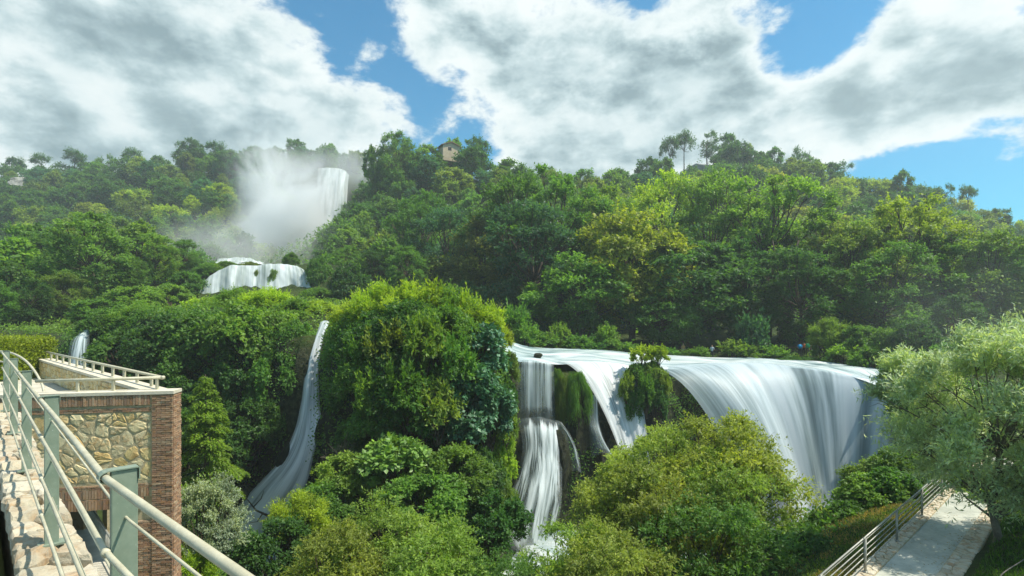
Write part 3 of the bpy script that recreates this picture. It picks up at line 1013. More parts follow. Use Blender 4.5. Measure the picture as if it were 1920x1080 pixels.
def gen_shrub(seed, rx, rz, ncl, rcl, twigs, per, llen, lasp=0.5, leafmat=None, up=0.5, outw=0.9, droop=0.15, hang=0.2, flat=1.0, spiky=0.0):
    """rounded leafy shrub, origin at its base"""
    rng = np.random.default_rng(seed)

    def fn():
        while True:
            v = rng.normal(size=3)
            v /= np.linalg.norm(v)
            if v[2] < -0.5:
                continue
            v *= rng.uniform(0.5, 1.0) ** 0.5
            return np.array([v[0] * rx * 0.78, v[1] * rx * 0.78, rz + v[2] * rz * 0.78])
    Cn = spread_points(rng, ncl, fn, rcl * 0.55)
    Rn = rcl * rng.uniform(0.6, 1.35, len(Cn))
    V, Qd, t = clumps_to_leaves(rng, Cn, Rn, np.array([0, 0, rz * 0.6]), twigs, per, llen, lasp, flat, up, outw, droop, hang)
    if spiky:
        n = int(60 * spiky)
        st = Cn[rng.integers(0, len(Cn), n)]
        dd = unit(rdir(rng, n) * 0.45 + np.array([0, 0, 1.0]) + unit(st - np.array([0, 0, rz * 0.5])) * 0.5)
        ln = rcl * rng.uniform(1.0, 1.9, n)
        pp = 14
        ti = np.repeat(np.arange(n), pp)
        tt_ = rng.uniform(0.2, 1, n * pp)
        pos = st[ti] + dd[ti] * (ln[ti] * tt_)[:, None]
        V2, Q2, t2 = leaves(pos, dd[ti] + rdir(rng, n * pp) * 0.7, rdir(rng, n * pp) + np.array([0, 0, 0.6]), llen * rng.uniform(0.7, 1.2, n * pp), llen * lasp * 0.8 * np.ones(n * pp), rng.uniform(0.4, 1, n * pp))
        Qd = np.concatenate([Qd, Q2 + len(V)])
        V = np.concatenate([V, V2])
        t = np.concatenate([t, t2])
    leaf = mesh_np('foliage', V, Qd, mats=leafmat or M_LEAF, tint=t)
    mb = MB()
    for c in Cn:
        a = np.array([rng.normal() * 0.06 * rx, rng.normal() * 0.06 * rx, -0.5])
        m = a * 0.45 + c * 0.55 + np.array([0, 0, 0.1 * rz])
        mb.tube([a, m, c], [0.05 * rx / 2 + 0.02, 0.03, 0.012], 4, cap=False)
    return mb.mesh('stem', M_BARK, smooth=True), leaf


LIB = {}
HK = [(11, 10.5, 'dome', 2.3), (13.5, 9.0, 'round', 2.0), (10.5, 11.5, 'dome', 2.5), (14.5, 8.0, 'vase', 1.9), (12, 10, 'round', 2.2), (11.5, 8.5, 'cone', 2.0), (9.5, 10.5, 'dome', 2.0)]
LIB['hill'] = [gen_tree(100 + i, h, w, 1.5, 30, r, 26, 8, 0.70, 0.60, k, inner=0.55) for i, (h, w, k, r) in enumerate(HK)]
LIB['hill_mass'] = [gen_tree(140 + i, h, w, 1.5, 22, r, 12, 6, 1.0, 0.62, k, inner=0.6) for i, (h, w, k, r) in enumerate(HK[:4])]
LIB['pine'] = [gen_tree(130 + i, 12, 6.5, 6.5 - i, 13, 1.7, 26, 9, 0.55, 0.35, 'umbrella' if i < 2 else 'round', trunk_r=0.22) for i in range(3)]
LIB['forest'] = [gen_tree(150 + i, 25 + 2 * i, 13.5 + (i % 3), 3.5, 62, 2.7, 42, 10, 0.52, 0.55, 'round', trunk_r=0.42) for i in range(3)]
LIB['vase'] = [gen_tree(170 + i, 27, 17, 6, 60, 2.3, 40, 9, 0.48, 0.5, 'vase', trunk_r=0.40, up=0.75, outw=0.5, inner=0.3) for i in range(2)]
LIB['layer'] = [gen_tree(190 + i, 19, 15, 4.6, 64, 2.5, 46, 10, 0.55, 0.6, 'round', trunk_r=0.40, flat=0.30, droop=0.30, up=0.05, outw=1.0) for i in range(2)]
LIB['shrub'] = [gen_shrub(210 + i, 2.3, 2.0, 34, 0.80, 60, 10, 0.20, 0.55) for i in range(3)]
LIB['spray'] = [gen_shrub(220 + i, 2.3, 2.2, 32, 0.85, 62, 10, 0.22, 0.30, up=1.1, outw=0.8, droop=0.05, hang=-0.1, spiky=2.5) for i in range(2)]
LIB['fig'] = [gen_shrub(230 + i, 2.3, 2.1, 34, 0.75, 26, 10, 0.33, 0.72, M_FIG, up=0.4, hang=0.35) for i in range(2)]
LIB['ivy'] = [gen_shrub(240 + i, 2.4, 1.8, 36, 0.8, 58, 9, 0.20, 0.75, up=0.2, outw=1.1, droop=0.5, hang=0.5) for i in range(2)]
LIB['locust'] = [gen_tree(250 + i, 9.5, 7.5, 1.5, 46, 1.35, 60, 13, 0.20, 0.42, 'dome', flat=0.6, droop=0.25, up=0.3, trunk_r=0.16) for i in range(3)]
LIB['silver'] = [gen_shrub(260, 1.6, 1.7, 40, 0.55, 70, 12, 0.085, 0.40, M_SILVER, up=1.0, spiky=2)]
LIB['willow'] = [gen_tree(270, 6.8, 5.2, 1.15, 58, 1.15, 85, 16, 0.18, 0.22, 'round', M_PALEBARK, M_SILVER, trunk_r=0.105, lean=0.03, droop=0.16, up=1.0, outw=0.8, hang=0.0, inner=0.35)]
LIB['weed'] = [gen_shrub(290 + i, 1.2, 1.0, 13, 0.62, 30, 8, 0.24, 0.45, up=0.8, outw=0.9, droop=0.2, hang=0.0, spiky=0.9) for i in range(3)]
LIB['moss'] = [gen_shrub(280, 1.4, 1.5, 30, 0.6, 60, 12, 0.24, 0.14, up=-0.2, outw=0.9, droop=1.2, hang=1.2)]


def conifer(seed, H, W):
    rng = np.random.default_rng(seed)
    pos, ld, nr, tn = [], [], [], []
    mb = MB()
    mb.tube([(0, 0, -0.6), (0.05, 0, H * 0.5), (0, 0, H)], [0.16, 0.10, 0.02], 7)
    for k in range(120):
        h = rng.uniform(0.06, 0.98)
        a = rng.uniform(0, 2 * math.pi)
        L = W / 2 * (1 - h) ** 0.75 * rng.uniform(0.6, 1.15) + 0.25
        d = np.array([math.cos(a), math.sin(a), 0.25])
        base = np.array([0, 0, h * H])
        t = np.linspace(0, 1, 5)[:, None]
        br = base + d * L * t + np.array([0, 0, -0.55]) * L * t ** 2
        mb.tube(br, np.linspace(0.035, 0.008, 5), 3, cap=False)
        n = int(150 * L + 40)
        tt_ = rng.uniform(0.15, 1.05, n)[:, None]
        p = base + d * L * tt_ + np.array([0, 0, -0.55]) * L * tt_ ** 2
        sd_ = np.array([-d[1], d[0], 0])
        wdt = (0.30 * L * (1.1 - tt_)) * rng.normal(size=(n, 1))
        p = p + sd_ * wdt + np.array([0, 0, 1]) * (-0.35 * np.abs(wdt) + rng.normal(size=(n, 1)) * 0.06)
        pos.append(p)
        ld.append(d * 0.6 + sd_ * np.sign(wdt) * 0.7 + np.array([0, 0, -0.5]) + rdir(rng, n) * 0.4)
        nr.append(np.array([0, 0, 1.0]) + rdir(rng, n) * 0.5)
        tn.append(rng.uniform(0, 1, n) * 0.6 + rng.uniform() * 0.4)
    pos, ld, nr, tn = map(np.concatenate, (pos, ld, nr, tn))
    n = len(pos)
    V, Qd, t = leaves(pos, ld, nr, 0.19 * rng.uniform(0.7, 1.3, n), 0.075 * np.ones(n), tn)
    return mb.mesh('trunk', M_BARK, True), mesh_np('crown', V, Qd, mats=M_LEAF, tint=t)


LIB['conifer'] = [conifer(300, 8.2, 5.0)]

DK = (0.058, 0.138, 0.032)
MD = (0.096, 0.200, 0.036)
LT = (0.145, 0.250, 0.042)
YG = (0.240, 0.340, 0.032)
YL = (0.250, 0.310, 0.036)
BL = (0.058, 0.155, 0.076)
OL = (0.155, 0.222, 0.044)
BR = (0.140, 0.165, 0.042)
SV = (0.260, 0.310, 0.195)
CNAME = {DK: 'dark green', MD: 'mid green', LT: 'light green', YG: 'yellow-green', YL: 'golden green', BL: 'blue-green', OL: 'olive green', BR: 'rusty brown-green', SV: 'silver-green'}
PR = np.random.default_rng(77)


def plant(name, lib, variant, loc, scale, color, label, cat, group=None, rz=None, parts=('trunk', 'crown'), tilt=0.0):
    wood, leaf = LIB[lib][variant % len(LIB[lib])]
    e = ob(name, None, loc=loc)
    e.rotation_euler = (tilt * PR.normal(), tilt * PR.normal(), PR.uniform(0, 6.28) if rz is None else rz)
    e.scale = scale if isinstance(scale, (tuple, list)) else (scale, scale, scale)
    j = (1 + (0.10 if group else 0.0) * PR.normal()) * (1 + 0.03 * PR.normal(size=3))
    ob(parts[0], wood, e)
    ob(parts[1], leaf, e, color=tuple(np.array(color) * j))
    tag(e, label, cat, group)
    return e


# --- trees of the wooded hills: jittered grid, dropped where nothing of them shows
RW, RH = 480, 270
cover_buf = np.zeros((RH, RW), bool)


def proj(p):
    return 960 + F * p[0] / p[1], HOR - F * p[2] / p[1]


hill_trees = []
hr_ = np.random.default_rng(5)


def in_poly(px, py, poly):
    ins = False
    j = len(poly) - 1
    for i in range(len(poly)):
        xi, yi = poly[i]
        xj, yj = poly[j]
        if (yi > py) != (yj > py) and px < (xj - xi) * (py - yi) / (yj - yi) + xi:
            ins = not ins
        j = i
    return ins


cand = []
for x0, x1, y0, y1, s in [(-300, -52, 96, 300, 8.6), (-56, 60, 104, 200, 7.6), (10, 215, 132, 250, 8.6), (-300, -70, 70, 96, 8.5)]:
    for x in np.arange(x0, x1, s):
        for y in np.arange(y0, y1, s):
            cand.append((x + hr_.uniform(-.42, .42) * s, y + hr_.uniform(-.42, .42) * s))
cand = np.array(cand)
cz = height(cand[:, 0], cand[:, 1])
keep = []
for (x, y), z in zip(cand, cz):
    px, py = proj((x, y, z + 9))
    if not (-90 < px < 2010 and py > 150):
        continue
    # keep the water course clear
    if (KD.find((x, y, z))[2] < 6.5 or KD.find((x, y, z + 8))[2] < 5) and not (y > 233):
        continue
    if -80 < x < -54 and 112 < y < 205 and z < 34 and abs(x - (-60 - (y - 130) * 0.25)) < 7:
        continue
    if 205 < y < 231 and -88 < x < -66:
        continue
    if abs(px - 842) < 16 and 165 < y < 180:
        continue
    if abs(px - 1300) < 48 and 262 < py < 352 and y > 205:
        continue
    bx = np.interp(py, [300, 330, 350, 390, 420, 450, 480, 520], [710, 690, 665, 620, 598, 568, 540, 520])
    if 430 < px < bx + 4.6 * F / y and 100 < y < 205 and x > -78:
        continue
    # line of sight over the ground
    ts = np.linspace(0.35, 0.97, 60)
    gz_ = height(x * ts, y * ts, False)
    if np.any(gz_ > (z + 11) * ts + 0.5):
        continue
    keep.append((x, y, z))
keep.sort(key=lambda p: p[1])
vis = []
yy, xx = np.mgrid[0:RH, 0:RW]
# the tall trees by the river hide what is behind them; rough outline of their mass
for bx0, bx1, by0 in [(880, 1780, 440)]:
    cover_buf[int(by0 / 4):, int(bx0 / 4):int(bx1 / 4)] = True
cover_buf[int(575 / 4):] = True
for (x, y, z) in keep:
    s = hr_.uniform(0.58, 1.02)
    cx, cyy = proj((x, y, z + 7.0 * s))
    rr = 5.6 * s * F / y
    m = ((xx * 4 - cx) / rr) ** 2 + ((yy * 4 - cyy) / rr) ** 2 < 1
    new = m & ~cover_buf
    share = new.sum() / max(1, (m.sum() if m.any() else 1))
    if m.any() and share > 0.10:
        vis.append((new.sum(), x, y, z, s))
        cover_buf |= ((xx * 4 - cx) / rr) ** 2 + ((yy * 4 - cyy) / rr) ** 2 < 0.8
vis.sort(reverse=True)
print('hill trees kept', len(vis))
rest = vis[300:]
vis = vis[:300]
REG = [(lambda x, y: x < -52 and y > 225, 'along the long ridge', [DK, DK, MD, BL, DK, OL]),
       (lambda x, y: x < -52 and y > 150, 'half way up the long hill', [DK, MD, YG, OL, YL, MD, BL]),
       (lambda x, y: x < -52, 'low on the long hill', [MD, LT, MD, OL, YG]),
       (lambda x, y: x < 62 and y < 205, 'on the steep central hill', [DK, MD, LT, OL, MD, MD, BL]),
       (lambda x, y: True, 'on the ridge with the rocky summit', [DK, DK, MD, OL, YG, DK, YL])]
ORD = ['first', 'second', 'third', 'fourth', 'fifth', 'sixth', 'seventh', 'eighth', 'ninth', 'tenth', 'eleventh', 'twelfth', 'thirteenth', 'fourteenth', 'fifteenth', 'sixteenth', 'seventeenth',
       'eighteenth', 'nineteenth', 'twentieth']
TENS = ['', '', 'twenty', 'thirty', 'forty', 'fifty', 'sixty', 'seventy', 'eighty', 'ninety']


def ordinal(n):
    if n <= 20:
        return ORD[n - 1]
    t, u = divmod(n, 10)
    if u == 0:
        return TENS[t][:-1] + 'ieth'
    return TENS[t] + '-' + ORD[u - 1]


picked = []
for (_, x, y, z, s) in vis:
    for fn_, where, cols in REG:
        if fn_(x, y):
            break
    picked.append((x / y, x, y, z, s, where, cols[hr_.integers(len(cols))]))
picked.sort()
count = {}
for (_, x, y, z, s, where, c) in picked:
    k = (where, c)
    count[k] = count.get(k, 0) + 1
    plant('hillside_tree', 'hill', int(hr_.integers(7)), (x, y, z - 0.3), (s, s, s * hr_.uniform(0.85, 1.15)), c,
          f'{ordinal(count[k])} {CNAME[c]} tree from the terrace side, {where}', 'tree', f'{CNAME[c]} hillside trees {where}')

# the smaller remainder of the hillside wood, one mass
if rest:
    Vs, Qs_, ts_, kv = [], [], [], 0
    lib = []
    for _, lf in LIB['hill_mass']:
        co = np.empty(len(lf.vertices) * 3, np.float32)
        lf.vertices.foreach_get('co', co)
        tv = np.empty(len(lf.polygons), np.float32)
        lf.attributes['tint'].data.foreach_get('value', tv)
        lib.append((co.reshape(-1, 3), tv))
    for (_, x, y, z, s) in rest:
        co, tv = lib[hr_.integers(len(lib))]
        a = hr_.uniform(0, 6.28)
        c_, s_ = math.cos(a) * s, math.sin(a) * s
        Vs.append(np.stack([co[:, 0] * c_ - co[:, 1] * s_ + x, co[:, 0] * s_ + co[:, 1] * c_ + y, co[:, 2] * s + z - 0.3], -1))
        ts_.append(np.clip(tv * 0.7 + hr_.uniform(-0.1, 0.4), 0, 1))
        kv += len(co)
    V = np.concatenate(Vs)
    fo = ob('forest', mesh_np('forest', V, np.arange(len(V)).reshape(-1, 4), mats=M_LEAF, tint=np.concatenate(ts_)), color=(0.07, 0.155, 0.030))
    tag(fo, 'dense small-crowned wood filling the hills between the larger trees', 'forest', kind='stuff')
print('TREES', len(vis), len(rest))

# pines and lone trees that break the skyline
SKY_TREES = [
    ('pine', 0, 1256, 262, 233, 12.5, DK, 'leaning pine standing alone at the cliff edge on the ridge'),
    ('pine', 1, 1282, 252, 236, 12.5, DK, 'round-headed pine above the pale rock face'),
    ('pine', 2, 1325, 248, 238, 14, DK, 'tallest dark pine on the rocky summit'),
    ('hill', 1, 1362, 262, 238, 11, DK, 'dark bushy tree just below the rocky summit pines'),
    ('pine', 2, 1395, 268, 240, 11, OL, 'olive pine on the ridge beyond the rocky summit'),
    ('pine', 2, 1505, 275, 238, 13, DK, 'lone spreading tree in the dip of the ridge'),
    ('pine', 2, 1578, 300, 228, 14, BL, 'blue-green tree rising clear of the wooded ridge'),
    ('pine', 2, 1770, 345, 206, 10, DK, 'small dark tree on the falling end of the ridge'),
    ('pine', 0, 1815, 352, 203, 9, DK, 'dark pointed tree near the low end of the ridge'),
    ('forest', 0, 740, 245, 168, 20, MD, 'tall feathery tree on the shoulder of the central hill'),
    ('hill', 2, 866, 280, 181, 6, DK, 'dark tree beside the hilltop hut'),
    ('pine', 2, 880, 258, 181, 11, DK, 'dark pine on the top of the central hill'),
    ('pine', 1, 902, 264, 181, 10, DK, 'low dark pine on the central hilltop'),
    ('hill', 3, 700, 300, 168, 8, MD, 'small dark tree on the spray-side edge of the central hill'),
    ('pine', 0, 30, 298, 283, 13, DK, 'open pine at the outer end of the long ridge'),
    ('pine', 1, 78, 292, 279, 13, DK, 'flat-topped pine on the long ridge'),
    ('pine', 0, 140, 284, 275, 15, DK, 'tall open pine on the long ridge'),
    ('pine', 2, 200, 288, 270, 13, MD, 'rounded green pine on the long ridge'),
    ('pine', 1, 250, 282, 266, 13, DK, 'umbrella-headed pine midway along the ridge'),
    ('forest', 1, 358, 266, 258, 21, DK, 'big dark tree rising highest on the long ridge'),
    ('pine', 0, 405, 270, 255, 14, DK, 'twin-headed pine next to the highest ridge tree'),
]
for lib, v, px, ptop, d, hgt, c, lb in SKY_TREES:
    top = P(px, ptop, d)
    H0 = {'pine': 12.0, 'hill': 12.0, 'forest': 26.0}[lib]
    gz0 = hz(top.x, d)
    s = hgt / H0
    zb = top.z - hgt
    if zb > gz0 - 0.3:
        s = (top.z - gz0 + 0.3) / H0
        zb = gz0 - 0.3
    plant('pine_tree' if lib == 'pine' else 'ridge_tree', lib, v, (top.x, d, zb), (min(s, hgt / H0 * 1.1), min(s, hgt / H0 * 1.1), s), c, lb, 'tree')

# --- tall trees along the far bank, and on the near side of the hills
FOREST = [  # lib, variant, px, top row, distance, width scale, colour, label
    ('forest', 0, 905, 405, 92, .80, BR, 'rust-tinged tree at the foot of the central hill'),
    ('forest', 1, 840, 395, 104, .85, BL, 'blue-green tree on the lower flank of the central hill'),
    ('forest', 2, 790, 375, 112, .8, MD, 'green tree overlooking the valley from the central hill flank'),
    ('forest', 0, 760, 455, 95, .62, MD, 'small-crowned tree above the overgrown mound'),
    ('forest', 1, 700, 470, 98, .60, DK, 'dark tree near the shaded rock wall above the mound'),
    ('forest', 2, 645, 488, 100, .50, MD, 'short bushy tree on the shelf by the faint waterfall'),
    ('forest', 0, 880, 520, 80, .52, BL, 'low blue-green tree behind the top of the overgrown mound'),
    ('vase', 0, 1045, 305, 88, 1.0, MD, 'spreading tree with bare dark limbs in its crown'),
    ('forest', 1, 960, 335, 94, .95, MD, 'broad tree between the rusty tree and the bare-limbed tree'),
    ('forest', 2, 1000, 400, 80, .85, BL, 'bluish tree leaning over the rapids'),
    ('forest', 0, 1130, 335, 92, .85, LT, 'pale green tree behind the golden layered tree'),
    ('layer', 0, 1185, 398, 76, 1.0, YL, 'golden layered tree in the middle of the river wood'),
    ('layer', 1, 1090, 470, 73, .85, MD, 'layered tree with drooping tiers over the river'),
    ('layer', 0, 1290, 440, 74, .95, DK, 'dark tiered tree over the people on the bank'),
    ('layer', 1, 1240, 520, 71, .6, MD, 'low tiered tree hanging just behind the islet'),
    ('forest', 2, 1235, 345, 95, .8, YG, 'yellow-green tree with a pointed head in the river wood'),
    ('forest', 1, 1335, 330, 92, .9, LT, 'feathery pale tree below the rocky summit'),
    ('vase', 1, 1440, 312, 84, 1.05, LT, 'tallest wispy tree with forked trunk'),
    ('vase', 0, 1540, 372, 80, .85, LT, 'open forked tree between the tallest wispy tree and the vase-shaped tree'),
    ('forest', 0, 1400, 440, 76, .7, DK, 'dark full tree beneath the tallest wispy tree'),
    ('forest', 1, 1600, 420, 76, .75, OL, 'olive tree with low skirts above the three hikers'),
    ('vase', 1, 1700, 352, 78, .95, YG, 'vase-shaped yellow-green tree with dark forked limbs'),
    ('forest', 2, 1660, 470, 70, .62, MD, 'green tree under the vase-shaped tree'),
    ('forest', 0, 1770, 430, 74, .8, MD, 'full green tree east of the vase-shaped tree'),
    ('forest', 1, 1850, 440, 72, .8, LT, 'pale tree rising behind the silvery willow'),
    ('forest', 2, 1930, 455, 70, .8, MD, 'green tree cut by the edge behind the willow'),
    ('forest', 0, 1800, 545, 60, .5, DK, 'dark low tree directly behind the willow crown'),
    ('forest', 2, 1500, 480, 72, .62, DK, 'dark ivy-hung tree behind the hikers'),
    # west side
    ('forest', 0, 175, 392, 80, .95, (0.135, 0.235, 0.050), 'great pale domed tree standing alone below the hill'),
    ('forest', 1, 95, 440, 92, .8, MD, 'green tree behind the great domed tree'),
    ('forest', 2, 40, 470, 86, .75, LT, 'light tree at the margin behind the clipped hedge'),
    ('forest', 1, 120, 515, 74, .45, OL, 'olive tree in front of the great domed tree'),
    ('forest', 0, 55, 520, 70, .55, DK, 'dark tree above the clipped hedge'),
    ('forest', 2, 290, 445, 92, .72, LT, 'light tree between the domed tree and the cascade'),
    ('forest', 1, 345, 470, 98, .6, MD, 'small tree next to the top of the middle cascade'),
    ('forest', 0, -10, 540, 66, .5, MD, 'tree cut by the edge above the hedge'),
    ('forest', 1, 240, 480, 84, .55, MD, 'round tree at the skirt of the great domed tree'),
]
HB = {'forest': 26.5, 'vase': 27.5, 'layer': 19.8}
for lib, v, px, ptop, d, w, c, lb in FOREST:
    top = P(px, ptop, d)
    z0 = hz(top.x, d)
    s = max(0.25, (top.z - z0) / HB[lib])
    w = min(w, s * 1.3)
    plant('forest_tree', lib, v, (top.x, d, z0 - 0.3), (w, w, s), c, lb, 'tree', 'tall trees along the river')

